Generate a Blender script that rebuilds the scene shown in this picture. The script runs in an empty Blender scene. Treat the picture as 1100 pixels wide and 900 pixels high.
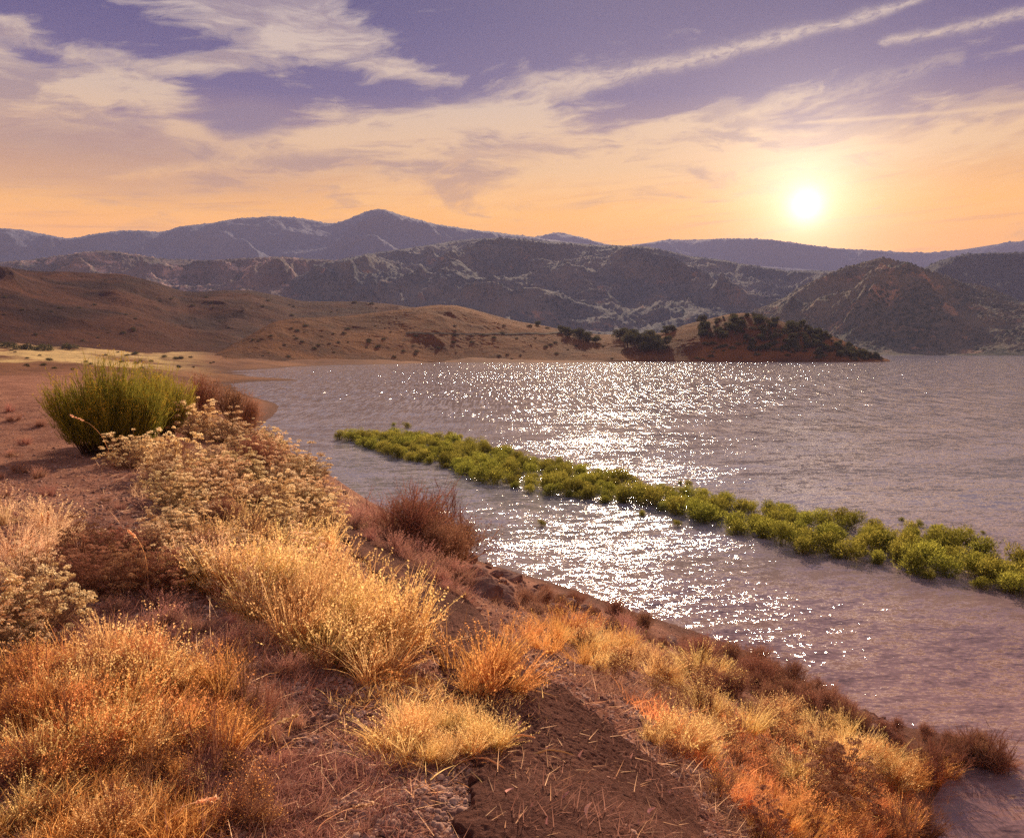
import bpy, math, random
import numpy as np
from mathutils import Vector, Euler
from mathutils.bvhtree import BVHTree
rad = math.radians
rng = np.random.default_rng(7)
random.seed(7)
sc = bpy.context.scene
COL = sc.collection

# ------------------------------------------------------------------ camera, world, sun, exposure
EYE = 8.0; F = 917.0; CX, CY = 550.0, 450.0
PITCH = math.atan((450 - 374) / F)
cam = bpy.data.cameras.new('camera'); camo = bpy.data.objects.new('camera', cam); COL.objects.link(camo)
cam.sensor_width = 36; cam.lens = 36 * F / 1100; cam.clip_start = .1; cam.clip_end = 40000
camo.location = (0, 0, EYE); camo.rotation_euler = (math.pi / 2 - PITCH, 0, 0)
sc.camera = camo

def ray(px, py):
    """direction (y component scaled to the ground plane) seen at a place of the 1100x900 photograph"""
    a = (px - CX) / F; b = -(py - CY) / F
    c, s = math.cos(PITCH), math.sin(PITCH)
    return (a, c + b * s, -s + b * c)
def azel(px, py):
    x, y, z = ray(px, py); return math.atan2(x, y), math.atan2(z, math.hypot(x, y))
def on_z(px, py, z):
    x, y, w = ray(px, py); t = (z - EYE) / w; return (x * t, y * t, z)

SUN_AZ, SUN_EL = rad(6.0), rad(23)
sun = bpy.data.lights.new('sun', 'SUN'); suno = bpy.data.objects.new('sun', sun); COL.objects.link(suno)
sun.energy = 5.0; sun.angle = rad(.53); sun.color = (1, .74, .50)
sd = Vector((math.sin(SUN_AZ) * math.cos(SUN_EL), math.cos(SUN_AZ) * math.cos(SUN_EL), math.sin(SUN_EL)))
suno.rotation_euler = sd.to_track_quat('Z', 'Y').to_euler(); suno.location = (0, 0, 100)

sc.view_settings.view_transform = 'Standard'; sc.view_settings.look = 'None'
sc.view_settings.exposure = 0.85; sc.view_settings.gamma = 1
sc.render.engine = 'CYCLES'; DENOISE = False
sc.cycles.use_denoising = DENOISE
sc.cycles.max_bounces = 6; sc.cycles.diffuse_bounces = 3; sc.cycles.glossy_bounces = 2
sc.cycles.transmission_bounces = 4; sc.cycles.volume_bounces = 0; sc.cycles.transparent_max_bounces = 4
sc.cycles.caustics_reflective = False; sc.cycles.caustics_refractive = False

def lin(r, g, b):
    f = lambda c: c / 12.92 if c <= .04045 else ((c + .055) / 1.055) ** 2.4
    return (f(r / 255), f(g / 255), f(b / 255), 1)

class X:
    """a node socket with arithmetic, so that a node tree can be written as formulas"""
    nt = None
    def __init__(s, v): s.v = v
    @staticmethod
    def op(o, *a, clamp=False):
        n = X.nt.nodes.new('ShaderNodeMath'); n.operation = o; n.use_clamp = clamp
        for i, q in enumerate(a):
            if isinstance(q, X): X.nt.links.new(q.v, n.inputs[i])
            else: n.inputs[i].default_value = q
        return X(n.outputs[0])
    def __add__(s, o): return X.op('ADD', s, o)
    def __radd__(s, o): return X.op('ADD', s, o)
    def __sub__(s, o): return X.op('SUBTRACT', s, o)
    def __rsub__(s, o): return X.op('SUBTRACT', o, s)
    def __mul__(s, o): return X.op('MULTIPLY', s, o)
    def __rmul__(s, o): return X.op('MULTIPLY', s, o)
    def __truediv__(s, o): return X.op('DIVIDE', s, o)
def node(t, **k):
    n = X.nt.nodes.new(t)
    for a, b in k.items(): setattr(n, a, b)
    return n
def put(n, i, v):
    if isinstance(v, X): X.nt.links.new(v.v, n.inputs[i])
    elif v is not None: n.inputs[i].default_value = v
def vec(x, y, z=0.0):
    n = node('ShaderNodeCombineXYZ'); put(n, 0, x); put(n, 1, y); put(n, 2, z); return X(n.outputs[0])
def noise(v, scale, detail=4, rough=.5, dist=0.0, out='Fac', lac=2.0):
    n = node('ShaderNodeTexNoise'); put(n, 'Vector', v)
    n.inputs['Scale'].default_value = scale; n.inputs['Detail'].default_value = detail
    n.inputs['Roughness'].default_value = rough; n.inputs['Distortion'].default_value = dist; n.inputs['Lacunarity'].default_value = lac
    return X(n.outputs[out])
def voro(v, scale, feature='F1', out='Distance', rnd=1.0):
    n = node('ShaderNodeTexVoronoi', feature=feature); put(n, 'Vector', v); n.inputs['Scale'].default_value = scale
    n.inputs['Randomness'].default_value = rnd
    return X(n.outputs[out])
def sstep(v, a, b, lo=0.0, hi=1.0):
    n = node('ShaderNodeMapRange', interpolation_type='SMOOTHSTEP'); put(n, 0, v)
    n.inputs[1].default_value = a; n.inputs[2].default_value = b; n.inputs[3].default_value = lo; n.inputs[4].default_value = hi
    return X(n.outputs[0])
def mix(f, a, b, blend='MIX', clamp=False):
    n = node('ShaderNodeMix', data_type='RGBA', blend_type=blend, clamp_result=clamp)
    for i, v in ((0, f), (6, a), (7, b)):
        put(n, i, v)
    return X(n.outputs[2])
def ramp(v, stops):
    n = node('ShaderNodeValToRGB'); put(n, 0, v); e = n.color_ramp.elements
    while len(e) < len(stops): e.new(.5)
    for q, (p, c) in zip(e, stops): q.position = p; q.color = c
    return X(n.outputs[0])
def sep(v):
    n = node('ShaderNodeSeparateXYZ'); put(n, 0, v); return [X(o) for o in n.outputs]

world = bpy.data.worlds.new('World'); sc.world = world; world.use_nodes = True
def build_sky():
    nt = world.node_tree; nt.nodes.clear(); X.nt = nt
    tc = node('ShaderNodeTexCoord'); x, y, z = sep(X(tc.outputs['Generated']))
    az = X.op('ARCTAN2', x, y)
    el = X.op('ARCSINE', z)
    # slow warp so that nothing runs dead straight
    p0 = vec(az * 1.0, el * 2.6)
    wn = node('ShaderNodeTexNoise'); put(wn, 'Vector', p0); wn.inputs['Scale'].default_value = 4.2; wn.inputs['Detail'].default_value = 4
    wx, wy, _ = sep(X(wn.outputs['Color']))
    wa = az + (wx - .5) * .13; we = el + (wy - .5) * .055
    fn = node('ShaderNodeTexNoise'); put(fn, 'Vector', vec(az, el * 2.0)); fn.inputs['Scale'].default_value = 22; fn.inputs['Detail'].default_value = 5
    fx, fy, _ = sep(X(fn.outputs['Color']))
    fa = az + (fx - .5) * .05; fe = el + (fy - .5) * .014
    def blob(px, py, rx, ry, deg, amp, A=wa, E=we):
        a0, e0 = azel(px, py); c, s = math.cos(rad(deg)), math.sin(rad(deg))
        da, de = A - a0, E - e0
        u = (da * c + de * s) * (F / rx); v = (de * c - da * s) * (F / ry)
        return X.op('EXPONENT', (u * u + v * v) * -1.0) * amp
    # cloud amount
    wisps = noise(vec(wa * 1.6 + we * 1.2, we * 6.5 - wa * .9), 5.5, 9, .62, .5)
    fine = noise(vec(wa * 3 + we * 3, we * 22 - wa * 3), 6, 6, .65, .3)
    big = noise(vec(wa, we * 3, 3.1), 3.0, 3, .5)
    D = (wisps - .5) * 2.2 + (fine - .5) * 1.0 + (big - .5) * .5
    blobs = [(150, 100, 340, 90, 0, .16), (980, 70, 260, 40, 8, .15), (250, 60, 60, 10, 20, .5), (100, 60, 90, 8, -12, .4), (420, 70, 90, 9, -8, .4), (30, 20, 60, 9, 5, .5), (60, 75, 190, 26, -4, .55), (230, 60, 110, 30, 8, .35), (300, 12, 120, 26, -12, .75), (390, 45, 70, 14, 5, .35),
             (30, 120, 120, 30, 0, .3), (200, 130, 60, 16, -35, .35), (430, 140, 190, 30, 12, .75), (560, 115, 110, 34, 18, .55),
             (650, 165, 160, 40, 10, .5), (340, 160, 190, 16, 12, .45), (900, 160, 280, 34, 4, .45), (760, 118, 150, 13, 14, .6),
             (740, 170, 220, 14, 8, .3),
             (140, 28, 150, 16, -3, -.9), (200, 84, 90, 13, -4, -.75), (270, 122, 62, 22, 4, -.8), (160, 118, 44, 12, 0, -.3), (60, 52, 60, 8, -8, -.5),
             (560, 30, 190, 48, 6, -.75), (880, 50, 300, 44, 8, -.85), (720, 95, 80, 18, 16, -.3), (1000, 100, 120, 18, 8, -.5),
             (430, 92, 150, 14, 0, -.35), (90, 170, 180, 24, 0, -.2)]
    for b in blobs: D = D + blob(*b)
    low = sstep(el, .05, .17)                    # nearer the horizon everything melts into the glow
    cl = sstep(D, -.25, .62)
    # base colours by elevation
    t = (el + .03) / .45
    clear = ramp(t, [(.28, (2.0, .76, .0, 1)), (.40, (1.6, .70, .03, 1)), (.50, (1.0, .52, .17, 1)), (.58, lin(166, 134, 140)),
                     (.68, lin(96, 86, 138)), (.85, lin(62, 62, 126)), (1, lin(50, 54, 116))])
    cloud = ramp(t, [(.28, (2.0, .80, .0, 1)), (.41, (1.6, .76, .09, 1)), (.51, (1.12, .66, .27, 1)), (.66, lin(230, 200, 172)), (.85, lin(214, 194, 184)), (1, lin(190, 176, 186))])
    shade = ramp(t, [(.28, (1.15, .50, .06, 1)), (.42, (.84, .43, .17, 1)), (.52, lin(176, 138, 128)), (.64, lin(148, 124, 138)), (1, lin(106, 98, 140))])
    c = mix(cl, clear, cloud)
    # soft grey undersides inside the cloud
    und = sstep(noise(vec(wa * 1.3, we * 5, 9.0), 5.5, 8, .62, .5), .46, .62)
    c = mix(und * sstep(D, .0, .5) * .75, c, shade)
    leftm = sstep(blob(60, 172, 260, 42, 0, 1.0), .1, .9)
    c = mix(leftm * .62, c, shade)
    leftm = sstep(blob(270, 128, 50, 20, 0, 1.0), .2, .9) * .8
    c = mix(leftm, c, lin(138, 118, 142))
    # contrails: thin lines with torn edges
    def trail(p, q, w0, w1, torn, A=fa, E=fe):
        (a0, e0), (a1, e1) = azel(*p), azel(*q)
        L = math.hypot(a1 - a0, e1 - e0); c_, s_ = (a1 - a0) / L, (e1 - e0) / L
        da, de = A - a0, E - e0
        u = (da * c_ + de * s_) / L; v = de * c_ - da * s_
        w = (u * (w1 - w0) + w0) / F
        k = v / w
        m = X.op('EXPONENT', k * k * -1.0) * sstep(u, -.04, .06) * sstep(u, .97, 1.03, 1, 0)
        return m * (1 - torn + torn * sstep(noise(vec(u * L * 3, v * 8, w0), 26, 6, .65), .3, .62))
    tr = trail((560, 98), (1000, -4), 10, 3.6, .7) * .85
    tr = X.op('MAXIMUM', tr, trail((690, 160), (885, 92), 10, 5, .8) * .7)
    tr = X.op('MAXIMUM', tr, trail((850, 112), (1030, 62), 9, 7, .8) * .35)
    tr = X.op('MAXIMUM', tr, trail((950, 45), (1140, 6), 3.5, 5.5, .7) * .8)
    tr = X.op('MAXIMUM', tr, trail((855, 133), (1180, 103), 1.5, 3.2, .3, az, el + (fy - .5) * .003) * .75)
    tr = X.op('MAXIMUM', tr, trail((560, 185), (760, 158), 5, 8, .7) * .5)
    tr = X.op('MAXIMUM', tr, trail((120, 193), (560, 108), 4, 13, .6) * .55)
    c = mix(tr, c, cloud)
    # faint streaks low in the glow
    st = sstep(noise(vec(az * 1.2 + el * 2, el * 26 - az * 2.0), 4.5, 5, .6, .5), .52, .75)
    c = mix(st * sstep(el, .02, .06) * sstep(el, .16, .28, 1, 0) * .34, c, lin(196, 138, 112))
    # the low sun and the light around it
    a0, e0 = azel(866, 221)
    S = Vector((math.sin(a0) * math.cos(e0), math.cos(a0) * math.cos(e0), math.sin(e0)))
    dn = node('ShaderNodeVectorMath', operation='DOT_PRODUCT'); put(dn, 0, X(tc.outputs['Generated'])); dn.inputs[1].default_value = S
    ang = X.op('ARCCOSINE', X.op('MINIMUM', X(dn.outputs['Value']), 1.0))
    g1 = X.op('EXPONENT', X.op('POWER', ang / .016, 2.0) * -1.0) * 1.2
    g2 = X.op('EXPONENT', ang / .05 * -1.0) * 1.9
    g3 = X.op('EXPONENT', ang / .16 * -1.0) * .20
    def addc(base, f, col):
        m = node('ShaderNodeVectorMath', operation='SCALE'); m.inputs[0].default_value = col[:3]; put(m, 'Scale', f)
        a = node('ShaderNodeVectorMath', operation='ADD'); put(a, 0, base); put(a, 1, X(m.outputs[0])); return X(a.outputs[0])
    c = addc(c, g1, (1, .95, .86)); c = addc(c, g2, (1, .86, .70)); c = addc(c, g3, (1, .60, .20))
    # unseen high sky: even tone added to light the foreground and water
    c = mix(sstep(el, .42, .8), c, HIGH)
    sky = node('ShaderNodeTexSky', sky_type='NISHITA', sun_disc=False, sun_elevation=SUN_EL, sun_rotation=SUN_AZ, altitude=300, dust_density=2.0)
    b1 = node('ShaderNodeBackground'); put(b1, 0, c); b1.inputs[1].default_value = SKY_GAIN
    b2 = node('ShaderNodeBackground'); X.nt.links.new(sky.outputs[0], b2.inputs[0]); b2.inputs[1].default_value = .0015
    ad = node('ShaderNodeAddShader'); X.nt.links.new(b1.outputs[0], ad.inputs[0]); X.nt.links.new(b2.outputs[0], ad.inputs[1])
    o = node('ShaderNodeOutputWorld'); X.nt.links.new(ad.outputs[0], o.inputs[0])
HIGH = (.34, .32, .36, 1)
SKY_GAIN = .57
build_sky()

# ------------------------------------------------------------------ materials
def material(name, fn):
    m = bpy.data.materials.new(name); m.use_nodes = True; X.nt = m.node_tree
    p = m.node_tree.nodes['Principled BSDF']; p.inputs['Roughness'].default_value = .9
    p.inputs['Specular IOR Level'].default_value = .02
    fn(p); return m
def bump(p, h, strength=.5, distance=.1):
    b = node('ShaderNodeBump'); b.inputs['Strength'].default_value = strength; b.inputs['Distance'].default_value = distance
    put(b, 'Height', h); X.nt.links.new(b.outputs[0], p.inputs['Normal'])
def pos():
    g = node('ShaderNodeNewGeometry'); return X(g.outputs['Position'])

def ground_mat(p):
    P = pos(); x, y, z = sep(P)
    n1 = noise(P, .9, 6, .6); n2 = noise(P, 9, 5, .65); n3 = noise(P, 55, 4, .6)
    c = mix(sstep(n1, .35, .65), (.20, .082, .058, 1), (.37, .175, .115, 1))
    c = mix(sstep(n2, .42, .7) * .6, c, (.42, .23, .18, 1))
    c = mix(sstep(n3, .55, .75) * .5, c, (.09, .036, .036, 1))
    st = voro(P, 34); stc = voro(P, 34, out='Color')
    sx, sy, sz = sep(stc)
    c = mix(sstep(st, .0, .32, 1, 0) * sstep(sx, .55, .6) * .8, c, mix(sy, (.16, .085, .08, 1), (.42, .26, .21, 1)))
    # farther off the soil is more orange, in wide patches, with a straw-yellow meadow at the foot of the hill
    far = sstep(y, 60, 170)
    nf = noise(P, .03, 7, .6)
    cf = mix(sstep(nf, .35, .65), (.13, .056, .034, 1), (.26, .12, .06, 1))
    mead = sstep(y, 190, 240) * sstep(X.op('ADD', x * 1.0, y * .36), -25, 10, 1, 0)
    cf = mix(mead * sstep(noise(P, .05, 6, .65), .36, .56), cf, (.62, .44, .19, 1))
    fl = noise(P, .35, 5, .7)
    cf = mix(sstep(fl, .56, .66) * .7, cf, (.11, .06, .04, 1))
    c = mix(far, c, cf)
    wet = sstep(z, .05, .45, 1, 0)
    c = mix(wet * .6, c, (.07, .035, .03, 1))
    put(p, 'Base Color', c)
    h = n2 * .5 + n3 * .25 + sstep(st, 0, .35, .22, 0)
    bump(p, h, 1.0, .11)
M_ground = material('ground_soil', ground_mat)
def path_mat(p):
    P = pos()
    n1 = noise(P, 1.6, 6, .62); n3 = noise(P, 38, 6, .7); n4 = noise(P, 6, 4, .6)
    c = mix(sstep(n1, .3, .7), (.11, .045, .036, 1), (.22, .10, .074, 1))
    c = mix(sstep(n3, .5, .72) * .5, c, (.30, .17, .15, 1))
    c = mix(sstep(n3, .5, .3) * .5, c, (.06, .024, .026, 1))
    w = node('ShaderNodeVectorMath', operation='ADD'); put(w, 0, P)
    nn = node('ShaderNodeTexNoise'); put(nn, 'Vector', P); nn.inputs['Scale'].default_value = 3; X.nt.links.new(nn.outputs['Color'], w.inputs[1])
    cr = voro(X(w.outputs[0]), 2.1, 'DISTANCE_TO_EDGE')
    crk = sstep(cr, .0, .02, 1, 0) * sstep(n4, .50, .60) * .6
    c = mix(crk, c, (.03, .013, .014, 1))
    put(p, 'Base Color', c)
    bump(p, n3 * .5 + n4 * .5 - crk * .6, 1.0, .10)
M_path = material('path_crust', path_mat)

def hill_mat(a, b, dark, tree=None, tcov=.5, s=1.0, tan_=None, tancov=.6, bs=6.0, bstr=.6):
    def f(p):
        P = pos(); x, y, z = sep(P)
        n1 = noise(P, .006 / s, 8, .62); n2 = noise(P, .05 / s, 6, .68); n3 = noise(P, .22 / s, 4, .7)
        c = mix(sstep(n1, .38, .62), a, b)
        c = mix(sstep(n2, .5, .7) * .6, c, dark)
        if tan_:
            c = mix(sstep(noise(P, .011 / s, 9, .68, .4), tancov, tancov + .07) * sstep(n2, .35, .5), c, tan_)
        if tree:
            v = voro(P, .085 / s); m = sstep(n1 * .55 + n2 * .45, tcov - .05, tcov + .05, 1, 0)
            vx, vy, vz = sep(voro(P, .085 / s, out='Color'))
            c = mix(m * sstep(v, .3, .65, 1, 0) * sstep(vx, .12, .2), c, tree)
            c = mix(sstep(n3, .52, .66) * m * .6, c, tree)
        put(p, 'Base Color', c)
        bump(p, n2 * .6 + n3 * .35, bstr, bs)
    return f
M_brown = material('dry_grass_hillside', hill_mat((.040, .017, .014, 1), (.11, .043, .024, 1), (.024, .014, .012, 1), s=.4, bs=4, bstr=.9))
M_pen = material('peninsula_hillside', hill_mat((.10, .040, .018, 1), (.20, .082, .030, 1), (.045, .024, .015, 1), s=.3, bs=3, bstr=.8))
M_mid = material('wooded_hillside_haze_tint', hill_mat((.11, .12, .14, 1), (.17, .16, .16, 1), (.085, .095, .115, 1), (.062, .078, .092, 1), .54, .8, (.34, .21, .16, 1), .60, 12, .5))  # paler, bluish base colours: part of the distance haze is painted in
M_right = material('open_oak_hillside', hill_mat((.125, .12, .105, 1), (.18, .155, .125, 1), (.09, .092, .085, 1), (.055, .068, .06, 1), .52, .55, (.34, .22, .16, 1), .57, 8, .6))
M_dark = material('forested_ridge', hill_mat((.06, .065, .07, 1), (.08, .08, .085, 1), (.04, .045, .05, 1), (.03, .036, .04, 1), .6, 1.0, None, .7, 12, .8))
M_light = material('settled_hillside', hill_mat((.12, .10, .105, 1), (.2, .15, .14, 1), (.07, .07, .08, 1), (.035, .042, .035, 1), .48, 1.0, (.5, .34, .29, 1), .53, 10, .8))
M_far = material('mountain_forest_haze_blue', hill_mat((.13, .145, .22, 1), (.15, .16, .235, 1), (.12, .135, .205, 1), (.115, .13, .195, 1), .55, 2.2, None, .7, 24, .3))  # blue of the distant haze put into the forest colour itself

def water_mat(p):
    P = pos(); x, y, z = sep(P)
    def slopes(v, sc_, det, rgh, amp, dist=0.0):
        n = node('ShaderNodeTexNoise'); put(n, 'Vector', v); n.inputs['Scale'].default_value = sc_; n.inputs['Detail'].default_value = det
        n.inputs['Roughness'].default_value = rgh; n.inputs['Distortion'].default_value = dist
        a, b, _ = sep(X(n.outputs['Color'])); return (a - .5) * amp, (b - .5) * amp
    # ripples are longer along their crests than across
    far = sstep(y, 45, 170); near = 1 - far * .75
    s4 = slopes(vec(x * 1.0 + y * .02, y * .045, 2.0), 3.4, 2, .65, 2.0)
    s1 = slopes(vec(x * .5 + y * .15, y * 1.15 - x * .3, 0.0), 1.7, 3, .55, WS[0], .2)
    s2 = slopes(vec(x * .6, y * 1.2, 4.0), 9.0, 3, .6, WS[1], .2)
    s3 = slopes(vec(x * .5 - y * .1, y * 1.3, 7.0), .24, 3, .5, WS[2])
    n0 = noise(vec(x * .45, y * 1.3, 8.0), .035, 6, .55, .6)          # calmer and rougher patches
    rough = sstep(n0, .34, .62, .55, 1.0)
    sx = ((s1[0] * 1.2 + s2[0] * 1.2 + s3[0]) * near + s4[0] * 1.55 * far) * rough; sy = ((s1[1] * 1.2 + s2[1] + s3[1]) * near + s4[1] * .8 * far) * rough
    nm = node('ShaderNodeVectorMath', operation='NORMALIZE'); put(nm, 0, vec(sx, sy, 1.0))
    X.nt.links.new(nm.outputs[0], p.inputs['Normal'])
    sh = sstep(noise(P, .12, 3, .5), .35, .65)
    near_pink = sstep(X.op('ADD', y, x * -.2), 12, 44, 1, 0)  # base colour turns pinker toward the near shore
    put(p, 'Base Color', mix(near_pink, mix(sh, (.24, .23, .29, 1), (.31, .285, .34, 1)), mix(sh, (.24, .14, .145, 1), (.30, .18, .18, 1))))
    p.inputs['Roughness'].default_value = .07; p.inputs['IOR'].default_value = 1.333; p.inputs['Specular IOR Level'].default_value = .5
WS = (.85, 1.2, .55)
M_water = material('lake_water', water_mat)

def leafy(name, c1, c2, tr=.4, tint_amt=1.0):
    m = bpy.data.materials.new(name); m.use_nodes = True; X.nt = m.node_tree; m.node_tree.nodes.clear()
    oi = node('ShaderNodeObjectInfo'); at = node('ShaderNodeAttribute', attribute_name='tint')
    tx = X(at.outputs['Fac'])
    c = mix(tx, c1 + (1,), c2 + (1,))
    hs = node('ShaderNodeHueSaturation'); put(hs, 'Color', c)
    put(hs, 'Value', X(oi.outputs['Random']) * .5 + .75)
    put(hs, 'Hue', X.op('FRACT', X(oi.outputs['Random']) * 7.31) * .03 + .485)
    d = node('ShaderNodeBsdfDiffuse'); t = node('ShaderNodeBsdfTranslucent'); mx = node('ShaderNodeMixShader'); mx.inputs[0].default_value = tr
    X.nt.links.new(hs.outputs[0], d.inputs[0]); X.nt.links.new(hs.outputs[0], t.inputs[0])
    X.nt.links.new(d.outputs[0], mx.inputs[1]); X.nt.links.new(t.outputs[0], mx.inputs[2])
    o = node('ShaderNodeOutputMaterial'); X.nt.links.new(mx.outputs[0], o.inputs[0]); return m
M_gold = leafy('golden_grass', (.50, .22, .06), (1.0, .76, .36), .65)
M_orange = leafy('orange_grass', (.42, .15, .05), (.98, .52, .20), .65)
M_straw = leafy('straw', (.50, .27, .15), (.95, .68, .44), .6)
M_rust = leafy('rusty_stems', (.15, .06, .04), (.40, .20, .13), .3)
M_mauve = leafy('mauve_dry_grass', (.26, .12, .09), (.62, .34, .26), .4)
M_understem = leafy('dull_stems', (.16, .09, .05), (.45, .28, .16), .35)
M_cream = leafy('cream_seed_heads', (.55, .32, .14), (1.0, .82, .54), .6)
M_rusth = leafy('rust_seed_heads', (.24, .105, .065), (.56, .31, .20), .35)
M_green = leafy('green_stems', (.11, .11, .02), (.44, .36, .07), .4)
M_yel = leafy('yellow_flowers', (.42, .30, .03), (.6, .42, .06), .4)
M_willow = leafy('willow_leaves', (.085, .095, .018), (.55, .50, .09), .6)
M_bark = leafy('grey_bark', (.06, .04, .035), (.16, .11, .09), .0)
M_oak = leafy('oak_leaves', (.03, .036, .02), (.14, .135, .065), .4)
M_sage = leafy('sage_leaves', (.05, .055, .03), (.16, .14, .08), .3)
M_leaf = leafy('fallen_leaf', (.55, .22, .17), (.75, .42, .36), .2)
def rock_mat(p):
    P = pos(); n = noise(P, 6, 6, .65); n2 = noise(P, 30, 4, .6)
    put(p, 'Base Color', mix(sstep(n, .35, .68), (.13, .062, .055, 1), (.30, .17, .14, 1))); bump(p, n * .6 + n2 * .4, .8, .05)
M_rock = material('rock', rock_mat)
def stone_mat(p):
    P = pos(); n = noise(P, 3, 5, .7)
    put(p, 'Base Color', mix(sstep(n, .38, .62), (.15, .07, .06, 1), (.46, .28, .22, 1)))
M_stone = material('loose_stone', stone_mat)
def plain(c, r=.8): return lambda p: (put(p, 'Base Color', c + (1,)), put(p, 'Roughness', r))
M_white = material('pale_painted_wall', plain((.62, .56, .50)))
M_roof = material('grey_roof', plain((.2, .17, .16)))
M_glass = material('dark_window', plain((.03, .03, .035), .3))

# ------------------------------------------------------------------ mesh helpers
def tag(o, label=None, cat=None, group=None, kind=None):
    for k, v in (('label', label), ('category', cat), ('group', group), ('kind', kind)):
        if v: o[k] = v
    return o
def mesh(name, V, Q, mat, parent=None, tint=None, smooth=False, n=4):
    V = np.asarray(V, np.float32); Q = np.asarray(Q, np.int32)
    m = bpy.data.meshes.new(name); m.vertices.add(len(V)); m.vertices.foreach_set('co', V.ravel())
    k = Q.shape[1]; m.loops.add(Q.size); m.loops.foreach_set('vertex_index', Q.ravel())
    m.polygons.add(len(Q)); m.polygons.foreach_set('loop_start', np.arange(0, Q.size, k, dtype=np.int32))
    if smooth: m.polygons.foreach_set('use_smooth', np.ones(len(Q), bool))
    m.update(calc_edges=True)
    if tint is not None:
        a = m.attributes.new('tint', 'FLOAT', 'POINT'); a.data.foreach_set('value', np.asarray(tint, np.float32))
    m.materials.append(mat)
    o = bpy.data.objects.new(name, m); COL.objects.link(o)
    if parent: o.parent = parent
    return o
def empty(name, loc=(0, 0, 0)):
    o = bpy.data.objects.new(name, None); COL.objects.link(o); o.location = loc; o.empty_display_size = .1; return o
def copy_tree(o, parent=None):
    c = o.copy(); COL.objects.link(c)
    if parent: c.parent = parent
    for ch in list(o.children): copy_tree(ch, c)
    return c

def _hash(ix, iy, seed):
    h = (ix.astype(np.int64) * 374761393 + iy.astype(np.int64) * 668265263 + seed * 1442695041) & 0xffffffff
    h = ((h ^ (h >> 13)) * 1274126177) & 0xffffffff
    return ((h ^ (h >> 16)) & 0xffffff) / float(0xffffff)
def gnoise(x, y, seed=0):
    ix, iy = np.floor(x), np.floor(y); fx, fy = x - ix, y - iy
    u, v = fx * fx * fx * (fx * (fx * 6 - 15) + 10), fy * fy * fy * (fy * (fy * 6 - 15) + 10)
    def g(i, j):
        a = _hash(ix + i, iy + j, seed) * 2 * np.pi
        return np.cos(a) * (fx - i) + np.sin(a) * (fy - j)
    a = g(0, 0) * (1 - u) + g(1, 0) * u; b = g(0, 1) * (1 - u) + g(1, 1) * u
    return (a * (1 - v) + b * v) * 1.5
def fbm(x, y, oct=5, seed=0, gain=.5):
    s = 0; a = 1
    for i in range(oct): s = s + a * gnoise(x, y, seed + i * 17); x = x * 2.03 + 11.3; y = y * 2.03 - 7.1; a *= gain
    return s
def ridged(x, y, oct=5, seed=0, gain=.5):
    s = 0; a = 1; w = 1
    for i in range(oct):
        n = 1 - np.abs(gnoise(x, y, seed + i * 31)) * 1.6; n = n * n
        s = s + a * n * w; w = np.clip(n, 0, 1); x = x * 2.1 + 3.7; y = y * 2.1 + 9.2; a *= gain
    return s

# ------------------------------------------------------------------ ground
ctrl = []
for px, py, z in [
    (-250, 900, 5.7), (0, 900, 5.5), (250, 900, 5.4), (480, 900, 5.2), (650, 900, 5.0), (770, 900, 4.4), (860, 900, 3.0), (930, 900, 1.5), (990, 898, .15), (1060, 890, -.6), (1250, 900, -1.2),
    (-250, 780, 5.8), (0, 780, 5.6), (300, 780, 5.35), (500, 780, 5.1), (640, 780, 4.75), (760, 800, 3.7), (850, 800, 2.1), (940, 800, .6), (1010, 815, .14), (1075, 828, .06), (1110, 840, -.25), (1060, 780, -.3),
    (0, 680, 5.7), (250, 680, 5.5), (420, 680, 5.15), (540, 690, 4.75), (620, 700, 4.1), (700, 720, 2.9), (790, 730, 1.4), (870, 745, .35), (915, 762, .05), (960, 765, -.4),
    (0, 600, 5.8), (200, 600, 5.65), (350, 600, 5.3), (450, 600, 4.7), (520, 620, 3.8), (575, 645, 2.3), (650, 668, 1.2), (730, 690, .6), (800, 703, .1), (840, 700, -.3),
    (0, 520, 5.8), (200, 520, 5.7), (300, 530, 5.3), (400, 560, 4.6), (350, 510, 4.5), (300, 478, 4.6), (260, 455, 4.9), (120, 470, 5.7), (-100, 480, 5.8),
    (0, 430, 5.7), (120, 430, 5.4), (200, 430, 5.0), (0, 402, 5.2), (100, 403, 4.4), (180, 404, 2.6), (225, 402, 1.2), (-200, 420, 6.0), (-300, 500, 6.2),
    (1200, 700, -1.5), (1000, 600, -1.2), (700, 600, -1), (550, 500, -1.4), (900, 450, -2.5), (500, 430, -2), (1300, 450, -3)]:
    ctrl.append(on_z(px, py, z))
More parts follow.
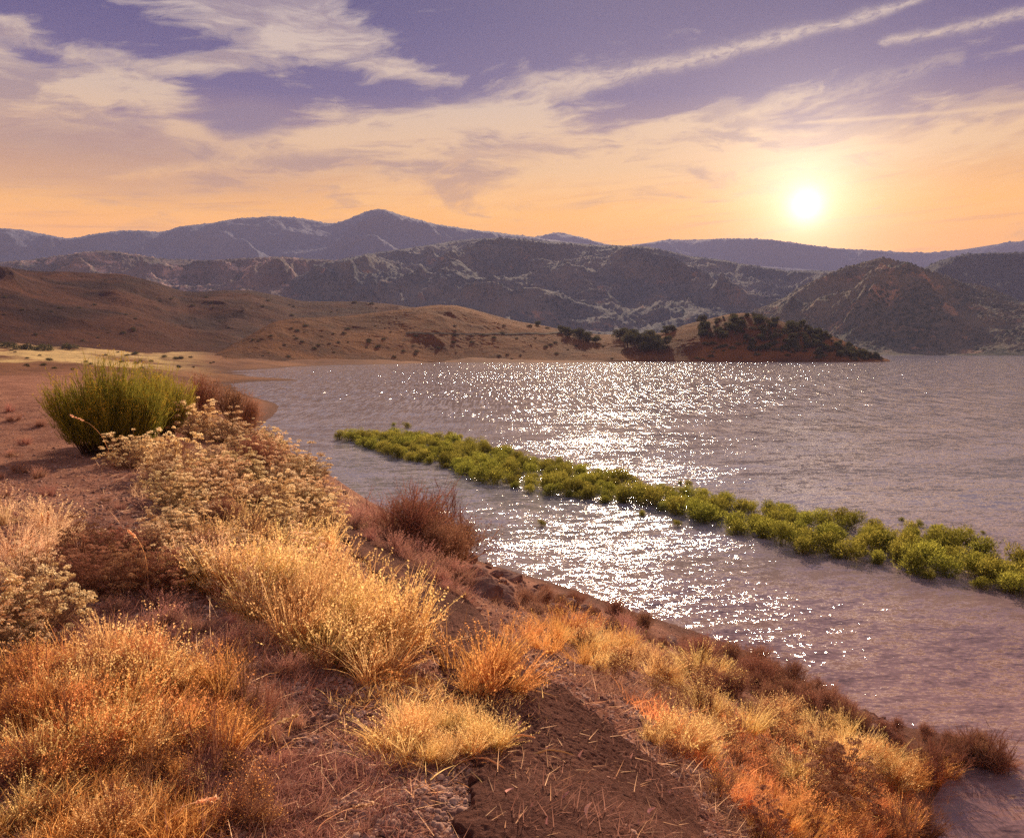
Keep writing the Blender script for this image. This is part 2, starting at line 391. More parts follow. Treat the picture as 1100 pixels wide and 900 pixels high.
ctrl += [(0, 1, 5.5), (-3, 1.5, 5.8), (3, 2, 4.8), (5.5, 3, 3.0), (9, 5, .3), (-8, 2, 6.0), (12, 9, -.7), (2.2, 4.5, 4.5),
         (1.7, 28.3, .0), (-1.5, 32, .0), (-9.6, 42, .0), (-15.6, 55, 0), (-23, 72, 0), (-48, 150, .0), (-62, 195, .1), (-60, 214, .25), (-54, 213, .02), (-50, 208, -.4),
         (4, 30, -.6), (0, 38, -.8), (-5, 44, -.9), (-12, 62, -.9), (-17, 78, -.9), (-38, 150, -.8), (-50, 185, -.7),
         (-75, 235, .1), (-90, 272, .1), (-84, 290, .0), (-62, 240, -.5), (-70, 290, -.6), (-105, 320, .2), (-88, 400, .2), (-60, 380, -1), (-98, 455, 2.5),
         (-120, 260, 2.5), (-170, 260, 5), (-130, 350, 4), (-240, 400, 11), (-180, 410, 6), (-330, 330, 11.5), (-150, 430, 4.5), (-420, 260, 13), (-300, 560, 12), (-180, 300, 6.5), (-70, 110, 3.6), (-110, 180, 4.8), (-200, 200, 6.5),
         (-35, 470, .3), (-30, 520, 3), (100, 510, .3), (110, 560, 3), (200, 545, .1), (200, 580, 2), (0, 440, -1), (150, 460, -1), (280, 500, -2), (320, 700, -3), (500, 600, -3), (700, 300, -3),
         (100, 60, -2.5), (60, 20, -2), (200, 150, -3)]
ctrl = np.array(ctrl)
def uv(x, y): return np.arctan2(x, np.maximum(y, .01)) * 2.2, np.log(np.maximum(np.hypot(x, y), 1.0))
CU, CV = uv(ctrl[:, 0], ctrl[:, 1]); NC = len(ctrl)
def tps(r2): return .5 * r2 * np.log(r2 + 1e-9)
K = tps((CU[:, None] - CU) ** 2 + (CV[:, None] - CV) ** 2) + np.eye(NC) * 2e-3
Pm = np.stack([np.ones(NC), CU, CV], 1)
A = np.block([[K, Pm], [Pm.T, np.zeros((3, 3))]])
W = np.linalg.solve(A, np.concatenate([ctrl[:, 2], np.zeros(3)]))
def H0(x, y):
    x = np.asarray(x, float); y = np.asarray(y, float); s = x.shape
    u, v = uv(x.ravel(), y.ravel()); out = np.empty(u.size)
    for i in range(0, u.size, 40000):
        a, b = u[i:i + 40000], v[i:i + 40000]
        out[i:i + 40000] = tps((a[:, None] - CU) ** 2 + (b[:, None] - CV) ** 2) @ W[:NC] + W[NC] + W[NC + 1] * a + W[NC + 2] * b
    return np.clip(out, -4, 30).reshape(s)
NA, NR = 900, 820
A0, A1 = rad(-62), rad(60)
az_ = np.linspace(A0, A1, NA); r_ = np.geomspace(1.6, 760, NR)
# coarse thin-plate surface, refined by linear interpolation
ca, cr = np.linspace(A0, A1, 240), np.linspace(math.log(1.6), math.log(760), 300)
RR, AA = np.meshgrid(np.exp(cr), ca, indexing='ij')
HC = H0(RR * np.sin(AA), RR * np.cos(AA))
def Hs(x, y):
    """smooth ground height, for tracing lines of sight quickly"""
    a = np.clip((np.arctan2(x, y) - A0) / (A1 - A0) * 239, 0, 238.999); r = np.hypot(x, y)
    l = np.clip((np.log(np.maximum(r, 1.6)) - cr[0]) / (cr[-1] - cr[0]) * 299, 0, 298.999)
    i, j = l.astype(int), a.astype(int); fi, fj = l - i, a - j
    return (HC[i, j] * (1 - fi) * (1 - fj) + HC[i + 1, j] * fi * (1 - fj) + HC[i, j + 1] * (1 - fi) * fj + HC[i + 1, j + 1] * fi * fj)
def H(x, y):
    """ground height with its roughness"""
    x = np.asarray(x, float); y = np.asarray(y, float)
    a = np.clip((np.arctan2(x, y) - A0) / (A1 - A0) * 239, 0, 238.999); r = np.hypot(x, y)
    l = np.clip((np.log(np.maximum(r, 1.6)) - cr[0]) / (cr[-1] - cr[0]) * 299, 0, 298.999)
    i, j = l.astype(int), a.astype(int); fi, fj = l - i, a - j
    h = (HC[i, j] * (1 - fi) * (1 - fj) + HC[i + 1, j] * fi * (1 - fj) + HC[i, j + 1] * (1 - fi) * fj + HC[i + 1, j + 1] * fi * fj)
    k = np.clip((h + .3) / 1.2, .1, 1)
    h = h + k * (.07 * fbm(x * .45, y * .45, 2, 3) + .03 * fbm(x * 2.4, y * 2.4, 3, 9) * np.clip(60 / r, 0, 1) + .012 * fbm(x * 13, y * 13, 2, 5) * np.clip(25 / r, 0, 1))
    far = np.clip((r - 60) / 120, 0, 1)
    h = np.maximum(h - 30 * np.clip((r - 500) / 150, 0, 1), -6)
    return h + far * k * (1.1 * fbm(x * .02, y * .02, 4, 21) + .25 * fbm(x * .1, y * .1, 3, 24))
def grid_faces(nr, nc):
    i = np.arange(nr - 1)[:, None] * nc + np.arange(nc - 1)[None]
    return np.stack([i, i + 1, i + nc + 1, i + nc], -1).reshape(-1, 4)[:, [0, 3, 2, 1]]
RR, AA = np.meshgrid(r_, az_, indexing='ij')
GX, GY = RR * np.sin(AA), RR * np.cos(AA); GZ = H(GX, GY)
GV = np.stack([GX, GY, GZ], -1).reshape(-1, 3)
# patch of ground behind and around the camera, so that a step aside still stands on land
ground = mesh('ground', GV, grid_faces(NR, NA), M_ground, smooth=True); tag(ground, 'reddish brown bare soil bank falling to the lake', 'ground', kind='structure')

def hit(px, py):
    """where the line of sight first meets the ground"""
    d = np.array(ray(px, py)); t = np.geomspace(2.0, 900, 900)
    X_, Y_, Z_ = d[0] * t, d[1] * t, EYE + d[2] * t
    b = Z_ < H(X_, Y_)
    if not b.any(): return None
    k = int(np.argmax(b)); return np.array([X_[k], Y_[k], float(H(X_[k], Y_[k]))])

# old crusted track along the top of the bank, standing a few centimetres proud with a broken edge
def build_path():
    L = [(345, 565), (385, 600), (430, 650), (470, 710), (495, 780), (505, 850), (490, 1050)]
    R = [(395, 560), (455, 600), (530, 680), (590, 735), (670, 800), (745, 855), (860, 1050)]
    L = np.array([hit(*p)[:2] for p in L]); R = np.array([hit(*p)[:2] for p in R])
    t = np.linspace(0, 1, 620); tt = np.linspace(0, 1, 7)
    l = np.stack([np.interp(t, tt, L[:, k]) for k in (0, 1)], 1); r = np.stack([np.interp(t, tt, R[:, k]) for k in (0, 1)], 1)
    s = np.linspace(0, 1, 200)
    n = fbm(t * 22, t * 0 + 3, 4, 2) * .09; n2 = fbm(t * 18, t * 0 + 9, 4, 6) * .05
    P = l[:, None] * (1 - s[None, :, None]) + r[:, None] * s[None, :, None]
    dirv = (r - l); P = P + dirv[:, None] * ((n[:, None] * (1 - s) + n2[:, None] * s)[..., None])
    edge = np.minimum(s, 1 - s)[None] * np.ones((620, 1)); edge = np.minimum(edge, np.minimum(t, 1 - t)[:, None])
    z = Hs(P[..., 0], P[..., 1]) + .07 * fbm(P[..., 0] * .45, P[..., 1] * .45, 2, 3) + np.clip(edge / .012, 0, 1) * .10 - .05 + np.clip(edge * 3, 0, 1) * .01
    z = z + .014 * fbm(P[..., 0] * 5, P[..., 1] * 5, 3, 44) + .010 * fbm(P[..., 0] * 22, P[..., 1] * 22, 3, 45)
    V = np.concatenate([P, z[..., None]], -1).reshape(-1, 3)
    o = mesh('path', V, grid_faces(620, 200), M_path, smooth=False); tag(o, 'old crusted purplish brown track on top of the bank', 'path', kind='structure')
build_path()

# the lake
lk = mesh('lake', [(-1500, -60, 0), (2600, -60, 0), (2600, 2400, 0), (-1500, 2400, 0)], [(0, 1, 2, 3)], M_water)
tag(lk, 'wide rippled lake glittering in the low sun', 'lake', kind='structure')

# ------------------------------------------------------------------ hills: relief with a foot, a ridge and a back slope
def hills(name, label, sky, r_foot, r_ridge, mat, z_foot=0, seed=0, na=900, nr=220, amp=.16, gul=1.0, fuzz=0, cell=300, back=.5, power=1.25, fuzz_s=14):
    P = [azel(px, py) for px, py in sky]
    a = np.linspace(P[0][0], P[-1][0], na)
    te = np.interp(a, [p[0] for p in P], [math.tan(p[1]) for p in P])
    k = max(3, na // 160); te = np.convolve(np.pad(te, k, 'edge'), np.ones(2 * k + 1) / (2 * k + 1), 'valid')
    f = lambda q: np.interp(a, [azel(px, 370)[0] for px, _ in q], [v for _, v in q]) if isinstance(q, list) else np.full(na, float(q))
    rf, rr, zf = f(r_foot), f(r_ridge), f(z_foot)
    zr = EYE + rr * te
    t = np.concatenate([np.linspace(0, 1, int(nr * .8)), 1 + np.linspace(.02, 1, nr - int(nr * .8)) * back])
    T = t[:, None]; r = rf + (rr - rf) * T
    prof = np.where(T <= 1, np.sin(np.clip(T, 0, 1) * np.pi / 2) ** power, 1 - (np.clip(T - 1, 0, None) / back) ** 1.3 * .8)
    X_, Y_ = r * np.sin(a), r * np.cos(a)
    hgt = (zr - zf)
    Z = zf + hgt * prof
    win = np.clip(T, 0, 1) * np.clip(1 - T, 0, 1) * 4; win = np.where(T <= 1, win, np.clip((T - 1) / back, 0, 1) * .6)
    c = cell
    g = ridged(X_ / c + .3 * fbm(X_ / c, Y_ / c, 3, seed + 5), Y_ / c / 2.2, 5, seed) - 1.0
    g2 = fbm(X_ / c * .8, Y_ / c * .8, 5, seed + 50)
    Z = Z + win * np.abs(hgt) * amp * (g * gul + g2 * .9)
    # never let a spur rise above the traced skyline
    lim = EYE + r * (te - .0002) - 0.0
    over = (Z > lim) & (T < 1); Z = np.where(over, lim - (1 - T) * hgt * .02, Z)
    if fuzz:
        q = np.clip(T * 6, 0, 1) * np.clip(fbm(X_ / (fuzz_s * 6), Y_ / (fuzz_s * 6), 3, seed + 80) + .7, 0, 1.2)
        Z = Z + q * fuzz * np.abs(gnoise(X_ / fuzz_s, Y_ / fuzz_s, seed + 90) + .4 * gnoise(X_ / fuzz_s * 2.1, Y_ / fuzz_s * 2.1, seed + 91))
    Z[0] = np.minimum(Z[0], zf) - 4
    V = np.stack([X_, Y_, Z], -1).reshape(-1, 3)
    o = mesh(name, V, grid_faces(len(t), na), mat, smooth=True); tag(o, label, 'hills', kind='structure')
    def top(az, T=None): return None
    o_fn = (a, rf, rr, t, Z)
    return o, o_fn

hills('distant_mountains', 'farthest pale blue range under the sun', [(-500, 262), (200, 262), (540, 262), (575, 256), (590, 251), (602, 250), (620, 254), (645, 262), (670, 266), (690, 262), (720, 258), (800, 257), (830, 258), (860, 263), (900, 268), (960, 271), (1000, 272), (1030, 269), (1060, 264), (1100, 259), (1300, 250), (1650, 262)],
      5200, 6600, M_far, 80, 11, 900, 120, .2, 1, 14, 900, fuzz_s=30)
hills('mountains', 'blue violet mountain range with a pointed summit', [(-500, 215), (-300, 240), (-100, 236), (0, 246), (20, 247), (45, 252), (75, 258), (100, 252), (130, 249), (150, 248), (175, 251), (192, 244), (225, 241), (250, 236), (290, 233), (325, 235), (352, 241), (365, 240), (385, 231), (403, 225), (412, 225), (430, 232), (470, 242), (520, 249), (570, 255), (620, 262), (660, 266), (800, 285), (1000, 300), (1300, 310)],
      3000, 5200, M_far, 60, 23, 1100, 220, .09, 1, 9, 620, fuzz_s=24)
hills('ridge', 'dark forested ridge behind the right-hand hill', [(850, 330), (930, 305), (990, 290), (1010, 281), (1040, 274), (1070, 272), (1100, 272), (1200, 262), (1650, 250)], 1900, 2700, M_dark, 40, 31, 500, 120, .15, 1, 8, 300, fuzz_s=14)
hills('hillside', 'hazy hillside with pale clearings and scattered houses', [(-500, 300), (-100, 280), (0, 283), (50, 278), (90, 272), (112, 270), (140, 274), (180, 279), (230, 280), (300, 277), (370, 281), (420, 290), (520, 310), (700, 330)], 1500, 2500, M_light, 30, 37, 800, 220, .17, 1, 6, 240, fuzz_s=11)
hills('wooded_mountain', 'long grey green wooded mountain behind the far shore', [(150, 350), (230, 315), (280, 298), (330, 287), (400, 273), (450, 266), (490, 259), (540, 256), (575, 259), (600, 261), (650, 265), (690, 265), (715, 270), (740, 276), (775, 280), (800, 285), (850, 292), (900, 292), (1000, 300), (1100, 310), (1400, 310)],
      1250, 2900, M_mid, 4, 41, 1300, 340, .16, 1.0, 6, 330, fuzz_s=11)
hills('hill', 'big tan and green oak hill on the right shore', [(640, 379), (720, 366), (790, 346), (840, 322), (875, 303), (905, 290), (935, 281), (952, 278), (975, 284), (1000, 292), (1030, 303), (1065, 313), (1100, 326), (1160, 318), (1250, 300), (1500, 290), (1700, 320)],
      1060, [(640, 1350), (950, 1750), (1100, 1450), (1700, 1700)], M_right, 0, 47, 900, 300, .2, 1.0, 6, 190, fuzz_s=9)
hills('brown_hills', 'bare reddish brown hills beyond the left bank', [(-600, 260), (-300, 270), (-100, 280), (0, 286), (18, 289), (40, 292), (75, 292), (105, 294), (130, 294), (150, 299), (170, 304), (195, 313), (215, 314), (240, 312), (270, 312), (300, 318), (325, 324), (350, 324), (387, 324), (420, 327), (470, 334), (560, 352), (650, 372)],
      [(-600, 430), (0, 430), (150, 440), (250, 470), (650, 700)], [(-600, 1000), (0, 900), (300, 850), (650, 900)], M_brown, [(-600, 10), (0, 9), (120, 6.5), (200, 4), (300, 1), (650, 0)], 53, 1000, 300, .16, .8, .5, 210, fuzz_s=6)
PEN, PEN_FN = hills('headland', 'low orange brown headland ending in a wooded point', [(170, 399), (200, 391), (235, 378), (265, 362), (296, 345), (320, 342), (370, 340), (420, 334), (450, 330), (470, 328), (490, 328), (510, 333), (538, 341), (560, 346), (580, 349), (610, 356), (640, 359), (690, 360), (715, 357), (735, 349), (760, 343), (785, 337), (800, 336), (830, 343), (860, 351), (885, 357), (905, 366), (925, 375), (945, 383), (956, 388)],
      [(170, 300), (215, 330), (260, 400), (340, 440), (500, 492), (700, 510), (860, 520), (950, 545), (956, 560)], [(170, 420), (300, 560), (500, 660), (700, 600), (860, 600), (940, 585), (956, 590)], M_pen, 0.3, 59, 1200, 260, .10, .6, .5, 90, power=1.1, fuzz_s=5)

# far shore, flat beach at the foot of the right-hand hill
# ------------------------------------------------------------------ haze
def haze():
    x0, x1, y0, y1, z0, z1 = -8000, 8000, -400, 7400, -9, 960
    V = [(x, y, z) for z in (z0, z1) for y in (y0, y1) for x in (x0, x1)]
    Q = [(0, 2, 3, 1), (4, 5, 7, 6), (0, 1, 5, 4), (2, 6, 7, 3), (0, 4, 6, 2), (1, 3, 7, 5)]
    m = bpy.data.materials.new('air'); m.use_nodes = True; X.nt = m.node_tree; m.node_tree.nodes.clear()
    v = node('ShaderNodeVolumePrincipled'); v.inputs['Color'].default_value = (.42, .46, .86, 1)
    v.inputs['Density'].default_value = HAZE; v.inputs['Anisotropy'].default_value = 0.0
    o = node('ShaderNodeOutputMaterial'); X.nt.links.new(v.outputs[0], o.inputs['Volume'])
    ob = mesh('haze', V, Q, m); tag(ob, 'thin violet haze over the lake and mountains', 'haze', kind='stuff')
HAZE = 1.2e-4
haze()

# ------------------------------------------------------------------ plants
class Acc:
    def __init__(s): s.V, s.Q, s.T, s.n = [], [], [], 0
    def add(s, V, Q, T): s.V.append(V.reshape(-1, 3)); s.Q.append(Q + s.n); s.T.append(T.ravel()); s.n += V.reshape(-1, 3).shape[0]
    def build(s, name, mat, parent=None):
        return mesh(name, np.concatenate(s.V), np.concatenate(s.Q), mat, parent, np.concatenate(s.T))
def unit(v): return v / np.maximum(np.linalg.norm(v, axis=-1, keepdims=True), 1e-9)
def blades(acc, base, d, L, w, bend, seg=3, R=rng, tint=None, tip=.15, lean=None):
    """N ribbons from base in direction d, drooping outward by bend"""
    N = len(base); t = np.linspace(0, 1, seg + 1)
    d = unit(d); out = d * np.array([1, 1, 0.0]); out = unit(out + R.normal(0, .3, (N, 3)) * np.array([1, 1, 0]))
    if lean is not None: out = lean
    L = np.broadcast_to(L, N); w = np.broadcast_to(w, N); bend = np.broadcast_to(bend, N)
    c = base[:, None] + d[:, None] * (t[None, :, None] * L[:, None, None]) + out[:, None] * ((t ** 2)[None, :, None] * (L * bend)[:, None, None])
    c[..., 2] -= (t ** 2.4)[None] * (L * bend * .55)[:, None]
    side = unit(np.cross(d, R.normal(0, 1, (N, 3))))
    ww = (w[:, None] * (1 - (1 - tip) * t[None] ** 1.5))[..., None] * .5
    V = np.stack([c - side[:, None] * ww, c + side[:, None] * ww], 2)
    q = (np.arange(N)[:, None] * (2 * (seg + 1)) + np.arange(seg)[None] * 2)
    Q = np.stack([q, q + 1, q + 3, q + 2], -1).reshape(-1, 4)
    tn = R.uniform(0, 1, N) if tint is None else np.broadcast_to(tint, N)
    acc.add(V, Q, np.repeat(tn, 2 * (seg + 1)))
    return c[:, -1], unit(c[:, -1] - c[:, -2])
def flakes(acc, c, s, R=rng, tint=None, up=0.0):
    """small quads in any direction: leaves, seeds, petals"""
    N = len(c); s = np.broadcast_to(s, N)
    a = unit(R.normal(0, 1, (N, 3)) + np.array([0, 0, up])); b = unit(np.cross(a, R.normal(0, 1, (N, 3))))
    a = a * s[:, None] * .5; b = b * s[:, None] * .27
    V = np.stack([c - a, c + b, c + a, c - b], 1)
    Q = np.arange(N)[:, None] * 4 + np.arange(4)[None]
    acc.add(V, Q, np.repeat(R.uniform(0, 1, N) if tint is None else np.broadcast_to(tint, N), 4))
def cone_dirs(N, spread, R):
    a = R.uniform(0, 2 * np.pi, N); s = np.abs(R.normal(0, spread, N))
    return np.stack([np.cos(a) * s, np.sin(a) * s, np.ones(N)], 1)

def grass_tuft(mat, seed, n=420, spread=.5, seeds=1.0, h=1.0):
    """unit-high bunch grass made of a few leaning sheaves: about 1 m tall, scaled where it is placed"""
    R = np.random.default_rng(seed); t = empty('grass_tuft')
    a = Acc(); K = 9; sc0 = R.normal(0, .17, (K, 3)) * np.array([1, 1, 0]); sd0 = cone_dirs(K, .28, R) + sc0 * 1.2; sh = R.uniform(.5, 1.0, K); st = R.uniform(0, .45, K)
    g = R.integers(0, K, n)
    base = sc0[g] + R.normal(0, .045, (n, 3)) * np.array([1, 1, 0]); d = sd0[g] + R.normal(0, spread * .42, (n, 3)) * np.array([1, 1, .3])
    L = R.uniform(.5, 1.05, n) * h * sh[g]
    tips, td = blades(a, base, d, L, .0125, R.uniform(.02, .5, n) ** 1.3, 4, R, tint=np.clip(st[g] + R.uniform(0, .55, n), 0, 1))
    m = n // 2; b2 = R.normal(0, .24, (m, 3)) * np.array([1, 1, 0])
    blades(a, b2, cone_dirs(m, 1.3, R), R.uniform(.1, .36, m), .011, R.uniform(.3, .9, m), 3, R, tint=R.uniform(0, .5, m))
    a.build('blades', mat, t)
    if seeds:
        s = Acc(); k = np.where(L > .5)[0][:int(110 * seeds)]
        for i in k:
            q = 9; f = np.linspace(-.16, .03, q)[:, None]
            flakes(s, tips[i] + td[i] * f + R.normal(0, .009, (q, 3)), R.uniform(.018, .042, q), R, R.uniform(.5, 1, q), 1.0)
        s.build('seed_heads', mat, t)
    return t
def seed_bush(stem_mat, head_mat, seed, heads=230, r=.5, name='buckwheat_bush', leaf=900):
    R = np.random.default_rng(seed); t = empty(name)
    a = Acc(); n = heads
    ph = R.uniform(0, 2 * np.pi, n); ct = R.uniform(.02, 1, n); st = np.sqrt(1 - ct ** 2)
    lump = (1 + .2 * np.sin(ph * 3 + seed) + .1 * np.sin(ct * 9 + ph * 2)) * R.uniform(.72, 1.08, n)
    tip = np.stack([np.cos(ph) * st * r * lump, np.sin(ph) * st * r * lump, .08 + ct * .6 * lump], 1)
    base = tip * np.array([.15, .15, 0]); L = np.linalg.norm(tip - base, axis=1)
    blades(a, base, tip - base, L, .007, .0, 3, R, tip=.6, tint=R.uniform(0, .5, n))
    m = leaf; pl = unit(R.normal(0, 1, (m, 3))) * (R.uniform(.2, .9, m) ** .7)[:, None] * np.array([r, r, .6]); pl[:, 2] = np.abs(pl[:, 2]) + .03
    blades(a, pl, unit(pl + R.normal(0, .35, (m, 3))), R.uniform(.04, .12, m), .010, .1, 1, R, tint=R.uniform(0, .35, m))
    a.build('stems', stem_mat, t)
    s = Acc()
    for i in range(n):
        q = 46; u = unit(R.normal(0, 1, (q, 3))); u[:, 2] = np.abs(u[:, 2]) * .8 - .2
        rr = R.uniform(.032, .062); tn = R.uniform(.15, 1)
        flakes(s, tip[i] + u * rr * R.uniform(.6, 1, (q, 1)), .024, R, np.clip(tn + R.uniform(-.3, .2, q), 0, 1))
    s.build('seed_clusters', head_mat, t)
    return t
def broom_bush(seed):
    R = np.random.default_rng(seed); t = empty('rabbitbrush')
    a = Acc(); s = Acc(); f = Acc()
    n = 520; ph = R.uniform(0, 2 * np.pi, n); rr = np.sqrt(R.uniform(0, 1, n)); base = np.stack([np.cos(ph) * rr * .30, np.sin(ph) * rr * .24, rr * 0], 1)
    d = np.stack([np.cos(ph) * rr * .62, np.sin(ph) * rr * .55, np.ones(n)], 1) + R.normal(0, .1, (n, 3))
    L = (.80 - .34 * rr ** 2) * R.uniform(.66, 1.14, n) * (1 + .12 * np.sin(ph * 5 + rr * 4))
    tips, td = blades(s, base, d, L, .008, R.uniform(-.05, .1, n), 2, R, tint=R.uniform(0, .35, n)); s.build('stems', M_bark, t)
    k = 34; fr = R.uniform(.30, 1.0, (n * k, 1)); b0 = np.repeat(base, k, 0); tb = b0 + (np.repeat(tips, k, 0) - b0) * fr + R.normal(0, .022, (n * k, 3))
    dd = np.repeat(unit(td), k, 0) * .8 + R.normal(0, .26, (n * k, 3)) + np.array([0, 0, .55])
    tn = np.clip(np.repeat(R.uniform(0, .8, n), k) * .6 + fr[:, 0] * .3 + R.uniform(-.15, .15, n * k), 0, 1)
    t2, _ = blades(a, tb, dd, R.uniform(.05, .14, n * k), .0065, R.uniform(-.05, .15, n * k), 1, R, tip=.4, tint=tn)
    a.build('foliage', M_green, t)
    q = np.where((fr[:, 0] > .93) & (np.repeat(R.uniform(0, 1, n), k) > .45))[0]
    flakes(f, np.repeat(t2[q], 4, 0) + R.normal(0, .01, (len(q) * 4, 3)), .014, R); f.build('flowers', M_yel, t)
    return t
def twig_bush(seed, mat=None, n0=38, name='bare_shrub', leaf=0, leaf_mat=None):
    R = np.random.default_rng(seed); t = empty(name); a = Acc()
    p = R.normal(0, .06, (n0, 3)) * np.array([1, 1, 0]); d = cone_dirs(n0, .75, R); L = R.uniform(.3, .55, n0); w = .016
    ends = []
    for lev in range(3):
        tip, td = blades(a, p, d, L, w, R.uniform(-.15, .15, len(p)), 3, R, tip=.5, tint=R.uniform(0, 1, len(p)))
        k = [5, 5, 0][lev]; ends.append(tip)
        if not k: break
        f = R.uniform(.25, 1, (len(p) * k, 1)); p2 = np.repeat(p, k, 0) * (1 - f) + np.repeat(tip, k, 0) * f
        d = np.repeat(td, k, 0) + R.normal(0, .5, (len(p) * k, 3)) + np.array([0, 0, .25]); p = p2; L = R.uniform(.12, .32, len(p)) * (1 if lev == 0 else .7); w *= .55
    a.build('twigs', mat or M_rust, t)
    if leaf:
        s = Acc(); e = np.concatenate(ends); q = e[R.integers(0, len(e), leaf)] + R.normal(0, .03, (leaf, 3))
        q = q[q[:, 2] > .02]; flakes(s, q, R.uniform(.015, .035, len(q)), R); s.build('dry_leaves', leaf_mat or M_rusth, t)
    return t
def willow(seed, n=1500):
    R = np.random.default_rng(seed); t = empty('willow_bush'); a = Acc(); s = Acc()
    k = 26; d = cone_dirs(k, .45, R); tip, td = blades(s, R.normal(0, .12, (k, 3)) * np.array([1, 1, 0]) - np.array([0, 0, .25]), d, R.uniform(.7, 1.15, k), .02, .08, 2, R, tint=R.uniform(0, .5, k)); s.build('stems', M_bark, t)
    L = 6; lc = np.stack([R.normal(0, .26, L), R.normal(0, .26, L), R.uniform(.25, .72, L)], 1); lc[0] = (0, 0, .6); lr = R.uniform(.24, .38, L)
    for c, r in zip(lc, lr):
        m = n // L; u = unit(R.normal(0, 1, (m, 3))); pl = c + u * r * (R.uniform(.3, 1.08, (m, 1)) ** .5); pl = pl[pl[:, 2] > 0]; m = len(pl)
        blades(a, pl, (pl - c) * 1.2 + np.array([0, 0, .35]) + R.normal(0, .3, (m, 3)), R.uniform(.05, .13, m), .028, .1, 1, R, tip=.25, tint=np.clip(R.uniform(0, .7, m) + (pl[:, 2] - .5) * .3, 0, 1))
    m = 26 * 14; c = np.repeat(tip[:26], 14, 0) + R.normal(0, .06, (m, 3)) - np.repeat(td[:26], 14, 0) * R.uniform(0, .35, (m, 1)); blades(a, c, np.repeat(td[:26], 14, 0) + R.normal(0, .4, (m, 3)), R.uniform(.06, .17, m), .026, .1, 1, R)
    a.build('leaves', M_willow, t); return t
def crown_tree(seed, name='oak_tree'):
    """7 m tree as a unit-high model"""
    R = np.random.default_rng(seed); t = empty(name); tr = Acc(); a = Acc()
    trunk_V = []; segs = [(0, .06), (.12, .045), (.25, .04), (.4, .03)]
    for z, r in segs:
        for k in range(8): trunk_V.append((r * math.cos(k * math.pi / 4) + z * .06, r * math.sin(k * math.pi / 4), z - .03))
    Q = [(i * 8 + k, i * 8 + (k + 1) % 8, (i + 1) * 8 + (k + 1) % 8, (i + 1) * 8 + k) for i in range(3) for k in range(8)]
    tr.add(np.array(trunk_V), np.array(Q), np.full(len(trunk_V), .3))
    L = 9; lc = np.stack([R.uniform(-.36, .36, L), R.uniform(-.36, .36, L), R.uniform(.24, .76, L)], 1); lr = R.uniform(.2, .32, L)
    blades(tr, np.repeat([[.02, 0, .32]], L, 0), lc - np.array([.02, 0, .32]), np.linalg.norm(lc - np.array([.02, 0, .32]), axis=1), .03, 0, 2, R)
    tr.build('trunk', M_bark, t)
    for c, r in zip(lc, lr):
        q = 220; u = unit(R.normal(0, 1, (q, 3))) * R.uniform(.55, 1.05, (q, 1)) * r * np.array([1.15, 1.15, .85]); flakes(a, c + u, R.uniform(.05, .12, q), R)
    a.build('crown', M_oak, t); return t
def sage(seed):
    R = np.random.default_rng(seed); t = empty('sagebrush'); a = Acc(); s = Acc(); n = 900
    blades(s, R.normal(0, .05, (14, 3)) * np.array([1, 1, 0]), cone_dirs(14, .9, R), R.uniform(.3, .6, 14), .03, 0, 2, R); s.build('stems', M_bark, t)
    pl = unit(R.normal(0, 1, (n, 3))) * R.uniform(.5, 1, (n, 1)) * np.array([.8, .8, .55]); pl[:, 2] = np.abs(pl[:, 2]) + .05
    flakes(a, pl * (1 + .2 * np.sin(pl[:, :1] * 9)), R.uniform(.06, .16, n), R); a.build('foliage', M_sage, t); return t
def rock(seed):
    R = np.random.default_rng(seed)
    import bmesh
    bm = bmesh.new(); bmesh.ops.create_icosphere(bm, subdivisions=3, radius=1)
    pl = unit(R.normal(0, 1, (9, 3))); pd = R.uniform(.55, .9, 9)
    for v in bm.verts:
        p = np.array(v.co)
        for n_, d_ in zip(pl, pd):
            e = p @ n_ - d_
            if e > 0: p = p - n_ * e * .9
        p = p * (1 + .03 * R.normal()) * np.array([1, .8, .6]); v.co = p
    m = bpy.data.meshes.new('rock'); bm.to_mesh(m); bm.free(); m.materials.append(M_rock)
    o = bpy.data.objects.new('rock', m); COL.objects.link(o); return o

PROTO = {}
USED = set()
def proto(key, make, n=4):
    PROTO[key] = [make(i) for i in range(n)]
def place(key, p, scale, label, cat, group=None, rz=None, sx=1.0, tilt=0.0, var=None):
    L = PROTO[key]; i = random.randrange(len(L)) if var is None else var; s = L[i]
    o = s if id(s) not in USED else copy_tree(s)
    if o is s: USED.add(id(s))
    o.location = p; o.rotation_euler = (random.uniform(-tilt, tilt), random.uniform(-tilt, tilt), random.uniform(0, 6.283) if rz is None else rz)
    o.scale = (scale * sx, scale * sx, scale); tag(o, label, cat, group); return o
def pscale(p, hpx, unit_h=1.0): return hpx * p[1] / F / unit_h
def inside(poly, x, y):
    c = False; j = len(poly) - 1
    for i in range(len(poly)):
        (x1, y1), (x2, y2) = poly[i], poly[j]
        if (y1 > y) != (y2 > y) and x < (x2 - x1) * (y - y1) / (y2 - y1) + x1: c = not c
        j = i
    return c
def inside_many(poly, q):
    c = np.zeros(len(q), bool); j = len(poly) - 1
    for i in range(len(poly)):
        (x1, y1), (x2, y2) = poly[i], poly[j]
        if y1 != y2: c ^= ((y1 > q[:, 1]) != (y2 > q[:, 1])) & (q[:, 0] < (x2 - x1) * (q[:, 1] - y1) / (y2 - y1) + x1)
        j = i
    return c
